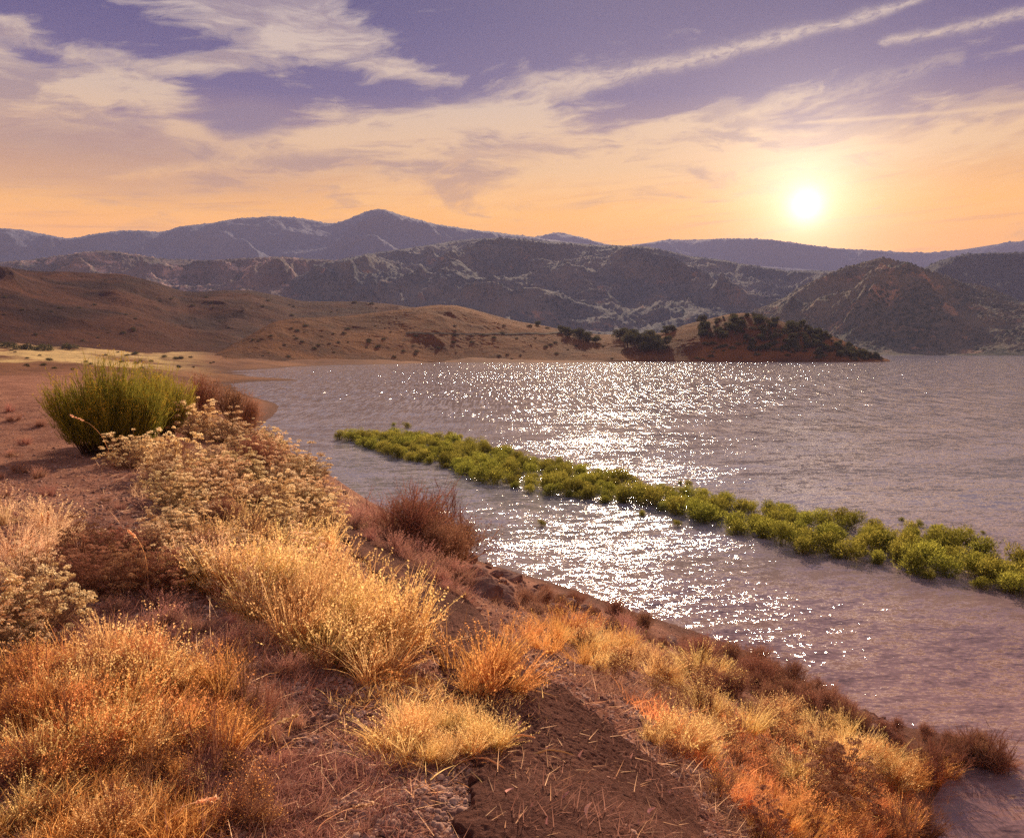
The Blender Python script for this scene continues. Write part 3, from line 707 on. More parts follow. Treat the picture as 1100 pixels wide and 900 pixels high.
def scatter(poly, n, gap, seed):
    R = random.Random(seed); xs = [p[0] for p in poly]; ys = [p[1] for p in poly]; out = []; tries = 0
    while len(out) < n and tries < n * 60:
        tries += 1; x, y = R.uniform(min(xs), max(xs)), R.uniform(min(ys), max(ys))
        if inside(poly, x, y) and all(math.hypot(x - a, (y - b) * 1.6) > gap for a, b in out): out.append((x, y))
    return out

proto('gold', lambda i: grass_tuft(M_gold, 100 + i, 330, .5), 4)
proto('orange', lambda i: grass_tuft(M_orange, 110 + i, 300, .5), 4)
proto('straw', lambda i: grass_tuft(M_straw, 120 + i, 260, .6, 1.3), 3)
proto('mauve', lambda i: grass_tuft(M_mauve, 130 + i, 300, .6), 3)
proto('cream', lambda i: seed_bush(M_understem, M_cream, 200 + i, 150), 5)
proto('rustb', lambda i: seed_bush(M_rust, M_rusth, 220 + i, 130), 4)
proto('twig', lambda i: twig_bush(240 + i, None, 15), 3)
proto('stems', lambda i: twig_bush(260 + i, M_rust, 7), 3)
proto('rustshrub', lambda i: twig_bush(250 + i, M_rust, 46, 'rusty_shrub', 2600, M_rusth), 4)
proto('forb', lambda i: twig_bush(270 + i, M_rust, 20, 'dried_forb', 900, M_orange), 3)
proto('goldforb', lambda i: twig_bush(280 + i, M_rust, 18, 'dried_forb', 800, M_gold), 3)
proto('willow', lambda i: willow(300 + i), 6)
proto('oak', lambda i: crown_tree(320 + i), 6)
proto('sage', lambda i: sage(340 + i), 4)
proto('rock', lambda i: rock(360 + i), 6)

# the big green bush and its neighbours at the head of the bank
gb = broom_bush(5); p = hit(120, 486); gb.location = p; gb.rotation_euler = (0, 0, .4)
s = pscale(p, 98, .9); gb.scale = (s * .92, s * .9, s)
tag(gb, 'large upright green rabbitbrush with yellowish tips at the left above the bank', 'bush')
gb2 = copy_tree(gb); p = hit(165, 470); gb2.location = p; gb2.rotation_euler = (0, 0, 2.1); s = pscale(p, 74, .9); gb2.scale = (s * .8, s, s)
tag(gb2, 'smaller green bush half behind the big green rabbitbrush, on its lake side', 'bush')
def one(key, px, py, h, label, cat, group=None, uh=.75, **k):
    p = hit(px, py)
    if p is None: return
    return place(key, p, pscale(p, h, uh), label, cat, group, **k)
one('rustshrub', 215, 452, 54, 'bright rust coloured shrub just right of the green rabbitbrush', 'shrub', sx=.8)
one('rustshrub', 250, 458, 46, 'dark rust shrub overhanging the water edge at the head of the bank', 'shrub', sx=.8)
one('rustshrub', 268, 466, 40, 'rounded dark red shrub nearest the water beside the pale seed bushes', 'shrub', sx=.7)
one('cream', 208, 470, 42, 'cream seed bush in front of the bright rust shrub', 'bush', sx=1.0)
one('cream', 240, 476, 40, 'cream seed bush below the dark rust shrub', 'bush', sx=1.0)
one('cream', 140, 503, 42, 'low straw coloured seed bush at the foot of the green rabbitbrush', 'bush', sx=1.1)
one('straw', 170, 500, 34, 'wispy straw tuft between the green rabbitbrush and the cream bushes', 'grass tuft', uh=.9)

def many(key, poly, n, gap, hpx, label, cat, group, seed, uh=.8, sx=1.0, jit=.38, tilt=.14):
    for x, y in scatter(poly, n, gap, seed):
        p = hit(x, y)
        if p is None or p[2] < -.02: continue
        h = hpx(x, y) if callable(hpx) else hpx
        place(key, p, pscale(p, h * random.uniform(1 - jit, 1 + jit), uh), label, cat, group, sx=sx * random.uniform(.8, 1.15), tilt=tilt)
GB, GC = 'cream seed bushes along the bank', 'golden grass tufts on the bank'
many('cream', [(180, 500), (290, 488), (335, 530), (350, 590), (330, 640), (260, 625), (200, 640), (160, 600)], 46, 17, 42, 'cream headed seed bush in the patch below the green rabbitbrush', 'bush', GB, 1, uh=.78, sx=1.05)
many('cream', [(265, 478), (300, 480), (350, 520), (330, 530)], 8, 12, 30, 'small cream seed bush on the lip of the bank', 'bush', GB, 2)
many('cream', [(0, 650), (40, 640), (60, 700), (0, 720)], 6, 20, 62, 'cream seed bush at the left edge above the orange grass', 'bush', GB, 3)
many('rustb', [(60, 600), (170, 590), (180, 645), (60, 640)], 14, 20, 48, 'reddish brown seed bush left of the cream bushes', 'bush', 'reddish brown seed bushes', 4)
many('gold', [(255, 640), (330, 615), (420, 660), (440, 715), (400, 735), (330, 705), (270, 675)], 20, 17, 66, 'bright golden grass tuft in the big clump beside the track', 'grass tuft', GC, 5, uh=.95)
many('gold', [(430, 785), (470, 770), (530, 775), (540, 808), (490, 830), (430, 815)], 12, 17, 44, 'golden grass tuft on the left edge of the track', 'grass tuft', GC, 6, uh=.95)
many('orange', [(500, 735), (545, 730), (548, 760), (505, 765)], 4, 15, 62, 'dark orange grass tuft rising beside the track', 'grass tuft', GC, 7, uh=.95)
many('orange', [(0, 770), (60, 750), (200, 755), (270, 790), (250, 850), (0, 850)], 18, 28, 60, 'orange grass tuft in the broad stand at the lower left', 'grass tuft', 'orange grass tufts at lower left', 8, uh=.95)
many('gold', [(20, 790), (150, 770), (180, 840), (30, 850)], 6, 26, 60, 'pale golden tuft within the broad orange stand at the lower left', 'grass tuft', 'orange grass tufts at lower left', 18, uh=.95)
many('gold', [(0, 880), (150, 870), (220, 915), (0, 930)], 9, 28, 56, 'golden tuft along the bottom left edge', 'grass tuft', GC, 9, uh=.95)
many('orange', [(545, 680), (600, 675), (680, 705), (660, 722), (570, 705)], 10, 16, 34, 'orange grass tuft on the slope right of the track', 'grass tuft', 'orange tufts on the slope', 10, uh=.95)
many('gold', [(600, 690), (700, 700), (770, 725), (740, 740), (640, 722)], 11, 17, 32, 'golden grass tuft between the track and the rocky shore', 'grass tuft', 'golden tufts on the slope', 11, uh=.95)
many('gold', [(690, 800), (760, 770), (860, 790), (950, 830), (990, 860), (900, 868), (780, 825)], 19, 21, 40, 'golden grass tuft low on the slope near the lower right shore', 'grass tuft', 'golden tufts on the slope', 12, uh=.95)
many('orange', [(790, 850), (980, 870), (1000, 885), (940, 915), (800, 915)], 22, 20, 36, 'orange grass tuft at the bottom right beside the water', 'grass tuft', 'orange tufts at bottom right', 13, uh=.95)
many('rustshrub', [(740, 715), (800, 722), (900, 765), (940, 800), (860, 780), (770, 745)], 22, 17, 32, 'dark rusty shrub along the waterline', 'shrub', 'rusty shrubs on the waterline', 14, uh=.8)
many('twig', [(960, 815), (1040, 812), (1085, 835), (1000, 850)], 11, 15, 44, 'bare reddish shrub at the water edge at lower right', 'shrub', 'bare shrubs at lower right', 15, uh=.85)
many('rustshrub', [(430, 585), (500, 592), (512, 612), (450, 604)], 8, 13, 50, 'twiggy rust brown shrub on the lip of the bank', 'shrub', 'twiggy shrubs on the lip of the bank', 16, uh=.85)
many('twig', [(415, 570), (505, 590), (510, 600), (430, 590)], 5, 14, 70, 'leafless twiggy shrub against the glittering water', 'shrub', 'twiggy shrubs on the lip of the bank', 17, uh=.85)
many('mauve', [(340, 545), (420, 570), (520, 640), (500, 650), (400, 590)], 30, 11, 28, 'pinkish dry tuft on the lip of the bank', 'grass tuft', 'pinkish tufts on the bank', 19, uh=.95)
many('mauve', [(130, 650), (300, 660), (330, 740), (300, 860), (420, 900), (250, 900), (270, 780), (100, 700)], 26, 24, 30, 'mauve brown dry tuft between the golden patches', 'grass tuft', 'mauve tufts on the bank', 20, uh=.95)
many('straw', [(180, 620), (340, 620), (420, 700), (300, 690)], 14, 22, 50, 'pale straw tuft with nodding heads among the golden grass', 'grass tuft', 'straw tufts', 21, uh=.95)
many('rustb', [(860, 860), (900, 850), (880, 905), (820, 905)], 4, 22, 60, 'dark seed bush in the shade at the bottom right', 'bush', 'dark seed bushes at bottom right', 22)
many('stems', [(60, 760), (280, 770), (290, 900), (20, 900)], 9, 40, 105, 'dark leafless stems rising through the orange grass', 'shrub', 'leafless stems in the grass', 23, uh=.9, sx=.7)
many('twig', [(950, 890), (1010, 885), (1000, 910), (940, 912)], 4, 14, 50, 'bare shrub on the last strip of shore at the bottom right', 'shrub', 'bare shrubs at bottom right', 24, uh=.85)

many('forb', [(0, 740), (60, 720), (220, 730), (290, 780), (280, 900), (0, 900)], 24, 26, 48, 'dried leafy orange plant among the lower left grass', 'plant', 'dried orange plants at lower left', 31, uh=.8)
many('goldforb', [(20, 740), (200, 740), (240, 860), (20, 880)], 10, 30, 50, 'dried plant with golden leaves in the lower left stand', 'plant', 'dried golden plants at lower left', 32, uh=.8)
many('goldforb', [(260, 640), (420, 650), (440, 720), (330, 730)], 9, 24, 56, 'dried leafy golden plant within the big golden clump', 'plant', 'dried golden plants in the clump', 33, uh=.8)
many('forb', [(690, 790), (900, 800), (990, 850), (980, 900), (800, 900)], 22, 22, 34, 'dried leafy orange plant on the slope at lower right', 'plant', 'dried orange plants at lower right', 34, uh=.8)
many('goldforb', [(560, 690), (700, 705), (900, 800), (960, 850), (760, 780), (620, 720)], 28, 17, 32, 'dried golden plant on the slope above the water', 'plant', 'dried golden plants on the slope', 35, uh=.8)

many('rustshrub', [(560, 640), (640, 655), (740, 695), (735, 712), (640, 680), (560, 655)], 16, 15, 22, 'low rusty shrub among the rocks on the steep bank', 'shrub', 'low shrubs on the rocky bank', 36, uh=.8)
many('mauve', [(540, 640), (640, 665), (740, 700), (735, 720), (640, 695), (560, 665)], 22, 13, 22, 'short pinkish tuft among the rocks on the steep bank', 'grass tuft', 'short tufts on the rocky bank', 37, uh=.95)
many('gold', [(800, 760), (900, 790), (960, 830), (930, 840), (850, 790)], 10, 17, 32, 'golden tuft beside the rusty shrubs of the waterline', 'grass tuft', 'golden tufts near the waterline', 38, uh=.95)

many('gold', [(190, 590), (300, 560), (350, 590), (340, 640), (240, 640)], 9, 22, 48, 'golden tuft growing through the front of the cream bushes', 'grass tuft', 'golden tufts among the cream bushes', 39, uh=.95)
many('orange', [(0, 740), (80, 715), (180, 720), (260, 760), (120, 790)], 9, 24, 52, 'upright orange tuft along the back of the lower left stand', 'grass tuft', 'orange tufts behind the lower left stand', 40, uh=.95)
many('gold', [(60, 720), (180, 715), (200, 760), (70, 770)], 5, 26, 60, 'bright golden tuft glowing in the middle of the lower left stand', 'grass tuft', 'golden tufts in the lower left stand', 41, uh=.95)

WL = [(740, 697), (800, 703), (860, 733), (910, 757), (960, 778), (1060, 800), (1085, 822), (1080, 842), (980, 818), (900, 775), (760, 712)]
many('rustshrub', WL, 26, 14, 24, 'low rusty shrub leaning over the lake edge at right', 'shrub', 'low shrubs at the lake edge', 42, uh=.8)
many('mauve', WL, 26, 11, 20, 'short pinkish tuft at the lake edge at right', 'grass tuft', 'short tufts at the lake edge', 43, uh=.95)
many('orange', [(930, 815), (1040, 822), (1030, 845), (960, 850)], 10, 15, 28, 'low orange tuft on the low tongue of shore', 'grass tuft', 'orange tufts on the tongue of shore', 44, uh=.95)

many('mauve', [(0, 440), (45, 440), (60, 500), (150, 530), (120, 580), (0, 590)], 16, 18, 16, 'short pinkish tuft on the open soil at the left', 'grass tuft', 'short tufts on the open soil', 45, uh=.95)
many('straw', [(0, 560), (60, 560), (70, 630), (0, 640)], 6, 18, 44, 'wispy straw tuft at the left edge behind the cream bushes', 'grass tuft', 'straw tufts at the left edge', 46, uh=.95)
many('rustshrub', [(180, 480), (300, 500), (340, 590), (200, 620)], 7, 34, 40, 'dark rusty shrub growing between the cream bushes', 'shrub', 'shrubs among the cream bushes', 47, uh=.8)

# rocks on the bank above the water
R_ = random.Random(3)
line = [(265, 440), (300, 478), (350, 515), (520, 605), (560, 625), (600, 640), (640, 655), (700, 680), (780, 705), (860, 740), (910, 765), (950, 790)]
for k in range(170):
    i = R_.randrange(len(line) - 1); f = R_.random()
    if R_.random() < .6: i = R_.choice([3, 4, 5, 6])
    x = line[i][0] * (1 - f) + line[i + 1][0] * f + R_.gauss(-3, 6); y = line[i][1] * (1 - f) + line[i + 1][1] * f + abs(R_.gauss(0, 11))
    p = hit(x, y)
    if p is None or p[1] > 90: continue
    o = place('rock', p, R_.choice([.07, .09, .12, .15, .2, .26, .36]), 'angular reddish brown rock on the bank above the water', 'rock', 'rocks along the bank')
    o.rotation_euler = (R_.uniform(-.5, .5), R_.uniform(-.5, .5), R_.uniform(0, 6))

for k in range(46):
    f = R_.random() * 5; i = int(f); f -= i; a_, b_ = WL[i], WL[i + 1]
    p = hit(a_[0] * (1 - f) + b_[0] * f + R_.gauss(0, 4), a_[1] * (1 - f) + b_[1] * f + abs(R_.gauss(0, 5)) + 2)
    if p is None or p[1] > 60: continue
    o = place('rock', p, R_.choice([.06, .08, .11, .15, .2]), 'dark rock at the lake edge at right', 'rock', 'rocks at the lake edge')

# willows standing in the lake
up = [(360, 466), (430, 463), (480, 468), (560, 488), (640, 506), (700, 522), (760, 534), (850, 546), (950, 563), (1030, 580), (1100, 596), (1230, 628)]
lo = [(375, 474), (420, 492), (470, 499), (490, 508), (520, 518), (560, 528), (640, 540), (690, 545), (740, 556), (790, 572), (860, 594), (950, 608), (1010, 626), (1090, 640), (1230, 668)]
U = np.array([on_z(a, b + 6, 0)[:2] for a, b in up]); Lw = np.array([on_z(a, b, 0)[:2] for a, b in lo]); poly = [tuple(q) for q in U] + [tuple(q) for q in Lw[::-1]]
xs = [q[0] for q in poly]; ys = [q[1] for q in poly]; pts = []; tries = 0; R_ = random.Random(8)
while len(pts) < 298 and tries < 90000:
    tries += 1; x, y = R_.uniform(min(xs), max(xs)), R_.uniform(min(ys), max(ys))
    if inside(poly, x, y) and all((x - a) ** 2 + (y - b) ** 2 > .78 for a, b in pts): pts.append((x, y))
print('willows', len(pts), tries)
for x, y in pts:
    place('willow', (x, y, -.05), (R_.uniform(.4, .65) if R_.random() < .3 else R_.uniform(.65, 1.1)), 'yellow green willow bush in the flooded strip across the lake', 'bush', 'willow bushes standing in the lake', tilt=.06, sx=R_.uniform(.95, 1.35))
for px, py, h in [(437, 460, 8), (423, 458, 5), (484, 471, 9), (494, 472, 7), (740, 522, 8), (731, 521, 6), (988, 566, 9), (1010, 568, 6), (1042, 573, 7), (1056, 574, 5), (968, 560, 6), (372, 470, 4)]:
    p = on_z(px, py, -.04); place('willow', p, pscale(p, h, 1.1), 'small willow sprig in open water beyond the green strip', 'bush', 'willow sprigs beyond the strip')
for px, py in [(582, 566), (690, 555), (728, 566)]:
    p = on_z(px, py, -.04); place('willow', p, pscale(p, 9, 1.1), 'small willow sprig on the near side of the green strip', 'bush', 'willow sprigs before the strip')

# trees on the headland, scrub on the plain
deps = bpy.context.evaluated_depsgraph_get()
def tree_of(name):
    o = bpy.data.objects[name]; m = o.data
    v = np.empty(len(m.vertices) * 3); m.vertices.foreach_get('co', v); q = np.empty(len(m.loops), np.int32); m.loops.foreach_get('vertex_index', q)
    return BVHTree.FromPolygons([tuple(w) for w in v.reshape(-1, 3)], [tuple(w) for w in q.reshape(-1, 4)])
bv_pen = tree_of('headland'); bv_br = tree_of('brown_hills')
def far_hit(px, py, bv):
    h = bv.ray_cast(Vector((0, 0, EYE)), Vector(ray(px, py)).normalized())
    return h[0]
def on_hill(key, px, py, h, label, cat, group, bv=bv_pen, uh=1.0, sx=1.0):
    p = far_hit(px, py, bv)
    if p is None: return
    place(key, p - Vector((0, 0, .2)), pscale(p, h, uh), label, cat, group, sx=sx)
def track():
    xs = np.linspace(436, 604, 90); V = []
    for i, x in enumerate(xs):
        y = 357.2 + 1.2 * math.sin((x - 436) / 60) + .8 * gnoise(np.array([x / 14.]), np.array([.5]), 3)[0]
        a_, b_ = far_hit(x, y, bv_pen), far_hit(x, y + 1.5, bv_pen)
        if a_ is None or b_ is None: continue
        d_ = (b_ - a_); d_ = d_.normalized() * min(d_.length, 9)
        V += [tuple(a_ + Vector((0, 0, .35))), tuple(a_ + d_ + Vector((0, 0, .35)))]
    n_ = len(V) // 2; o = mesh('road', V, [(2 * i, 2 * i + 1, 2 * i + 3, 2 * i + 2) for i in range(n_ - 1)], M_road)
    tag(o, 'thin dark road cut across the orange headland slope', 'road', kind='structure')
M_road = material('road_gravel', plain((.055, .035, .03), .95))
track()
R_ = random.Random(12)
for px, py, h in [(578, 350, 6), (612, 362, 11), (622, 364, 13), (632, 367, 12), (606, 358, 9), (640, 368, 9), (666, 364, 13), (674, 370, 15), (686, 372, 16), (698, 375, 17), (709, 378, 14), (682, 364, 12), (672, 360, 9), (697, 366, 13), (713, 371, 11), (690, 378, 12), (704, 368, 10), (715, 358, 9), (722, 356, 8)]:
    on_hill('oak', px, py, h, 'dark oak in the groves on the low saddle of the headland', 'tree', 'oaks in the saddle groves', sx=1.15)
n = 0
sky = [(735, 351), (760, 345), (785, 339), (800, 338), (830, 345), (860, 353), (885, 360), (905, 369), (925, 378), (945, 385)]
while n < 210:
    px = R_.uniform(752, 944); top = np.interp(px, [a for a, _ in sky], [b for _, b in sky]); f = R_.random() ** 1.2
    py = top + f * (386 - top) * .85
    if px < 800 and f > .45 - (px - 752) * -.006: continue
    on_hill('oak', px, py, R_.choice([3.5, 5, 6, 7, 9]) * R_.uniform(.8, 1.15) * (1 if px < 900 else .8), 'small dark oak on the wooded point of the headland', 'tree', 'oaks on the wooded point'); n += 1
# small scrub dots on the headland slope
for k in range(150):
    px, py = R_.uniform(270, 660), R_.uniform(350, 386)
    if gnoise(np.array([px / 30.]), np.array([py / 9.]), 5)[0] < .0 and R_.random() < .85: continue
    on_hill('sage', px, py, R_.uniform(1.0, 2.6), 'low dark shrub dotted over the orange headland slope', 'shrub', 'shrubs dotted over the headland', uh=.6)
for k in range(120):
    px, py = R_.uniform(0, 560), R_.uniform(318, 366)
    if gnoise(np.array([px / 40.]), np.array([py / 9.]), 6)[0] < .0 and R_.random() < .85: continue
    on_hill('sage', px, py, R_.uniform(1.0, 2.4), 'low dark shrub dotted over the brown hills', 'shrub', 'shrubs dotted over the brown hills', bv=bv_br, uh=.6)
for k in range(90):
    px = R_.uniform(745, 945); top = np.interp(px, [a for a, _ in sky], [b for _, b in sky]); py = top + R_.random() * (387 - top)
    on_hill('sage', px, py, R_.uniform(1.6, 3.6), 'grey green scrub between the oaks on the wooded point', 'shrub', 'scrub on the wooded point', uh=.6)
for px, py, h, w in [(8, 374, 6, 'left edge of the picture'), (27, 376, 7, 'second from the left edge'), (46, 377, 7, 'third from the left edge'), (74, 375, 6, 'rightmost of the row')]:
    p = hit(px, py)
    if p is None: p = far_hit(px, py, bv_br)
    if p is not None: place('sage', tuple(p), pscale(p, h, .6), 'rounded dark green bush on the straw yellow plain, ' + w, 'bush', 'bushes in a row on the yellow plain', sx=1.3)
for k in range(62):
    px, py = R_.uniform(-20, 230), R_.uniform(366, 398); p = hit(px, py)
    if p is None: continue
    place('sage', tuple(p), pscale(p, R_.uniform(1.2, 2.8), .6), 'low scrub dotted over the plain below the brown hills', 'shrub', 'scrub on the plain')

# ------------------------------------------------------------------ ground cover nobody could count
def cover(name, label, poly, n, mat, L, w, spread, seed, seg=3, bend=(.1, .7)):
    R = np.random.default_rng(seed); xs = [p[0] for p in poly]; ys = [p[1] for p in poly]
    q = R.uniform([min(xs), min(ys)], [max(xs), max(ys)], (n * 4, 2))
    q = q[inside_many(poly, q)][:n]
    # clumping
    # line of sight to ground, all at once
    a = (q[:, 0] - CX) / F; b = -(q[:, 1] - CY) / F; c_, s_ = math.cos(PITCH), math.sin(PITCH)
    d = np.stack([a, c_ + b * s_, -s_ + b * c_], 1)
    lo_, hi_ = np.full(len(q), 2.0), np.full(len(q), 90.0); t = lo_.copy(); found = np.zeros(len(q), bool)
    for tt in np.geomspace(3, 90, 160):
        z = Hs(d[:, 0] * tt, d[:, 1] * tt); m = (~found) & (EYE + d[:, 2] * tt < z); t[m] = tt; found |= m
    q = d[found] * t[found, None]; x, y = q[:, 0], q[:, 1]
    x = x + R.normal(0, .08, len(x)); y = y + R.normal(0, .15, len(y))
    cl = fbm(x * 1.1, y * 1.1, 3, seed) + R.uniform(-.25, .25, len(x)); k = cl > .02; x, y = x[k], y[k]
    z = H(x, y); k = z > .05; x, y, z = x[k], y[k], z[k]
    base = np.stack([x, y, z - .005], 1); N = len(base); acc = Acc()
    blades(acc, base, cone_dirs(N, spread, R), R.uniform(*L, N), R.uniform(.7, 1.3, N) * w, R.uniform(*bend, N), seg, R)
    o = acc.build(name, mat); tag(o, label, 'grass' if 'grass' in name else 'litter', kind='stuff')
LAND = [(-60, 500), (60, 480), (200, 500), (340, 520), (420, 560), (520, 620), (640, 660), (760, 700), (900, 770), (1000, 820), (1000, 920), (-60, 920)]
cover('dry_grass', 'fine mauve brown dry grass over the bank', [(-60, 640), (120, 640), (300, 690), (380, 760), (420, 830), (440, 920), (-60, 920)], 34000, M_mauve, (.04, .17), .006, .6, 61)
cover('dry_grass', 'thin rusty dry grass over the slope', [(520, 640), (640, 670), (760, 710), (900, 770), (1000, 820), (1000, 920), (800, 920), (700, 790), (560, 700)], 24000, M_mauve, (.05, .18), .007, .6, 62)
cover('dry_grass', 'golden dry grass in patches between the tufts', [(230, 640), (420, 600), (450, 720), (560, 740), (560, 830), (420, 830), (300, 720)], 9000, M_gold, (.05, .2), .007, .6, 63)
cover('dry_grass', 'orange dry grass filling the lower left and lower right stands', [(-60, 730), (240, 730), (290, 850), (240, 920), (-60, 920)], 22000, M_orange, (.06, .26), .007, .5, 64)
cover('dry_grass', 'orange dry grass low on the right-hand slope', [(680, 760), (900, 790), (1000, 840), (1000, 920), (840, 920)], 19000, M_orange, (.06, .22), .009, .5, 65)
cover('dry_grass', 'pale stubble around the cream bushes', [(150, 490), (300, 490), (430, 560), (510, 610), (440, 600), (340, 560), (140, 620)], 15000, M_straw, (.06, .26), .008, .7, 66)
cover('litter', 'broken straw and twigs lying on the soil', LAND, 60000, M_mauve, (.05, .22), .007, 9, 67, 2, (0, .1))
cover('litter', 'pale broken straw lying on the soil', LAND, 20000, M_straw, (.05, .25), .006, 9, 68, 2, (0, .1))

# pebbles, one mass
def gravel():
    R = np.random.default_rng(9); V, Q, T = [], [], []; acc = Acc(); n = 52000
    oct_v = np.array([(1, 0, 0), (0, 1, 0), (-1, 0, 0), (0, -1, 0), (0, 0, 1), (.5, .6, .8)], float)
    xs = []
    q = R.uniform([-40, 425], [900, 915], (n, 2)); a = (q[:, 0] - CX) / F; b = -(q[:, 1] - CY) / F; c_, s_ = math.cos(PITCH), math.sin(PITCH)
    d = np.stack([a, c_ + b * s_, -s_ + b * c_], 1); t = np.zeros(n); found = np.zeros(n, bool)
    for tt in np.geomspace(3, 60, 160):
        z = Hs(d[:, 0] * tt, d[:, 1] * tt); m = (~found) & (EYE + d[:, 2] * tt < z); t[m] = tt; found |= m
    P = d[found] * t[found, None]; x = P[:, 0] + R.normal(0, .1, len(P)); y = P[:, 1] + R.normal(0, .2, len(P)); z = H(x, y); k = z > .03
    c = np.stack([x, y, z + .004], 1)[k]; n = len(c)
    s = np.minimum(R.lognormal(-4.2, .55, n), .034)[:, None] * np.array([1, 1, .6]) * R.uniform(.6, 1.4, (n, 3))
    an = R.uniform(0, 6.28, n); ring = np.stack([np.stack([np.cos(an + k_) * s[:, 0], np.sin(an + k_) * s[:, 1], R.uniform(-.3, .2, n) * s[:, 2]], 1) for k_ in (0, 1.5, 3.1, 4.7)], 1)
    top = np.stack([np.stack([np.cos(an + k_) * s[:, 0] * .55, np.sin(an + k_) * s[:, 1] * .55, s[:, 2] * R.uniform(.6, 1, n)], 1) for k_ in (0, 1.5, 3.1, 4.7)], 1)
    V = np.concatenate([ring, top], 1) + c[:, None]
    i = np.arange(n)[:, None, None] * 8; f = np.array([(0, 1, 5, 4), (1, 2, 6, 5), (2, 3, 7, 6), (3, 0, 4, 7), (4, 5, 6, 7)])[None]
    o = mesh('gravel', V.reshape(-1, 3), (i + f).reshape(-1, 4), M_stone); tag(o, 'small loose stones strewn over the soil', 'gravel', kind='stuff')
gravel()

# long arching stalks in front
def stalk(pts, w, label, px, py):
    p = hit(px, py); o = empty('grass_stalk', p); a = Acc(); s = Acc(); R = np.random.default_rng(int(px)); sc_ = p[1] / F
    c = np.array([((x - px) * sc_, .02 * i, (py - y) * sc_) for i, (x, y) in enumerate(pts)])
    t = np.linspace(0, 1, len(c)); tt = np.linspace(0, 1, 14); c = np.stack([np.interp(tt, t, c[:, k]) for k in range(3)], 1)
    c = np.stack([np.convolve(np.pad(c[:, k], 1, 'edge'), [.25, .5, .25], 'valid') for k in range(3)], 1); c[0] = (0, 0, 0)
    ring = [(math.cos(q), math.sin(q)) for q in (0, 2.1, 4.2)]
    V = np.array([[v + np.array([u[0], u[1], u[1] * .4]) * w * (1 - .6 * k / 13) for u in ring] for k, v in enumerate(c)])
    Q = np.array([(k * 3 + j, k * 3 + (j + 1) % 3, (k + 1) * 3 + (j + 1) % 3, (k + 1) * 3 + j) for k in range(13) for j in range(3)])
    a.add(V, Q, np.full(V.size // 3, .8)); a.build('stem', M_straw, o)
    q = 70; f = R.uniform(10.0, 13, q); i = np.clip(f.astype(int), 0, 12); cc = c[i] + (c[i + 1] - c[i]) * (f - i)[:, None]
    flakes(s, cc + R.normal(0, w * 1.3, (q, 3)), w * 6, R, R.uniform(.5, 1, q)); s.build('seed_head', M_straw, o)
    tag(o, label, 'grass stalk')
stalk([(118, 485), (116, 462), (108, 440), (96, 428), (80, 422)], .006, 'long pale grass stalk arching left in front of the green rabbitbrush', 118, 485)
stalk([(122, 500), (112, 470), (98, 455), (74, 445)], .006, 'shorter pale grass stalk below the arching one by the green rabbitbrush', 122, 500)
stalk([(56, 625), (53, 600), (50, 575), (52, 548)], .005, 'tall upright pale stalk at the left over the reddish bushes', 56, 625)
stalk([(60, 628), (50, 590), (46, 565), (44, 550)], .004, 'thin pale stalk leaning beside the tall upright one', 60, 628)
stalk([(160, 640), (158, 600), (150, 580), (136, 568)], .004, 'thin rusty stalk curving over the shaded bushes', 160, 640)
stalk([(250, 830), (262, 800), (285, 782), (325, 768)], .004, 'long pale stalk arching right above the mauve grass', 250, 830)
stalk([(335, 905), (345, 885), (370, 872), (405, 866)], .004, 'long pale stalk arching right at the bottom edge', 335, 905)
stalk([(170, 905), (180, 880), (200, 866), (235, 860)], .004, 'pale stalk arching over the bottom left grass', 170, 905)

# fallen leaves and sticks on the track
def leaf_mesh():
    t = np.linspace(0, 1, 9); w = np.sin(t * np.pi) ** .8 * .009; cx = t * .11 - .055; cy = .022 * np.sin(t * np.pi)
    V = np.stack([np.stack([cx, cy - w, .012 * t ** 2 + .006], 1), np.stack([cx, cy + w, .012 * t ** 2 + .011], 1)], 1).reshape(-1, 3)
    q = np.arange(8) * 2; return mesh('fallen_leaf', V, np.stack([q, q + 1, q + 3, q + 2], 1), M_leaf, tint=np.full(18, .6))
lf = leaf_mesh(); R_ = random.Random(4); first = True
for px, py in [(584, 803), (616, 803), (588, 818), (666, 873), (700, 884), (731, 893), (692, 898), (608, 866), (633, 880), (655, 842), (560, 790), (640, 868), (602, 838), (548, 862), (720, 862), (573, 880), (680, 826), (625, 822), (590, 895), (760, 888)]:
    p = hit(px, py); o = lf if first else lf.copy()
    if not first: COL.objects.link(o)
    first = False; o.location = p + np.array([0, 0, .045]); k = R_.uniform(.8, 1.3); o.scale = (k, k, k); o.rotation_euler = (R_.uniform(-.5, .5), R_.uniform(-.9, .3), R_.uniform(.8, 2.4))
    tag(o, 'curved pinkish dry leaf fallen on the track', 'leaf', 'fallen leaves on the track')
def stick(px, py, L, rz, label, w=.008):
    p = hit(px, py); n = 10; t = np.linspace(0, 1, n); R = np.random.default_rng(int(px * 3 + py)); c = np.stack([(t - .5) * L, np.cumsum(R.normal(0, L * .02, n)), .05 + .05 * np.abs(np.sin(t * 3))], 1)
    V = np.array([[v + np.array([0, math.cos(u), math.sin(u)]) * w * (1 - .5 * k / n) for u in (0, 1.26, 2.5, 3.8, 5.0)] for k, v in enumerate(c)]).reshape(-1, 3)
    Q = np.array([(k * 5 + j, k * 5 + (j + 1) % 5, (k + 1) * 5 + (j + 1) % 5, (k + 1) * 5 + j) for k in range(n - 1) for j in range(5)])
    o = mesh('stick', V, Q, M_straw, tint=np.full(len(V), .3)); o.location = p; o.rotation_euler = (0, 0, rz); tag(o, label, 'stick')
stick(545, 808, .45, .5, 'pale forked stick on the left edge of the track', .011)
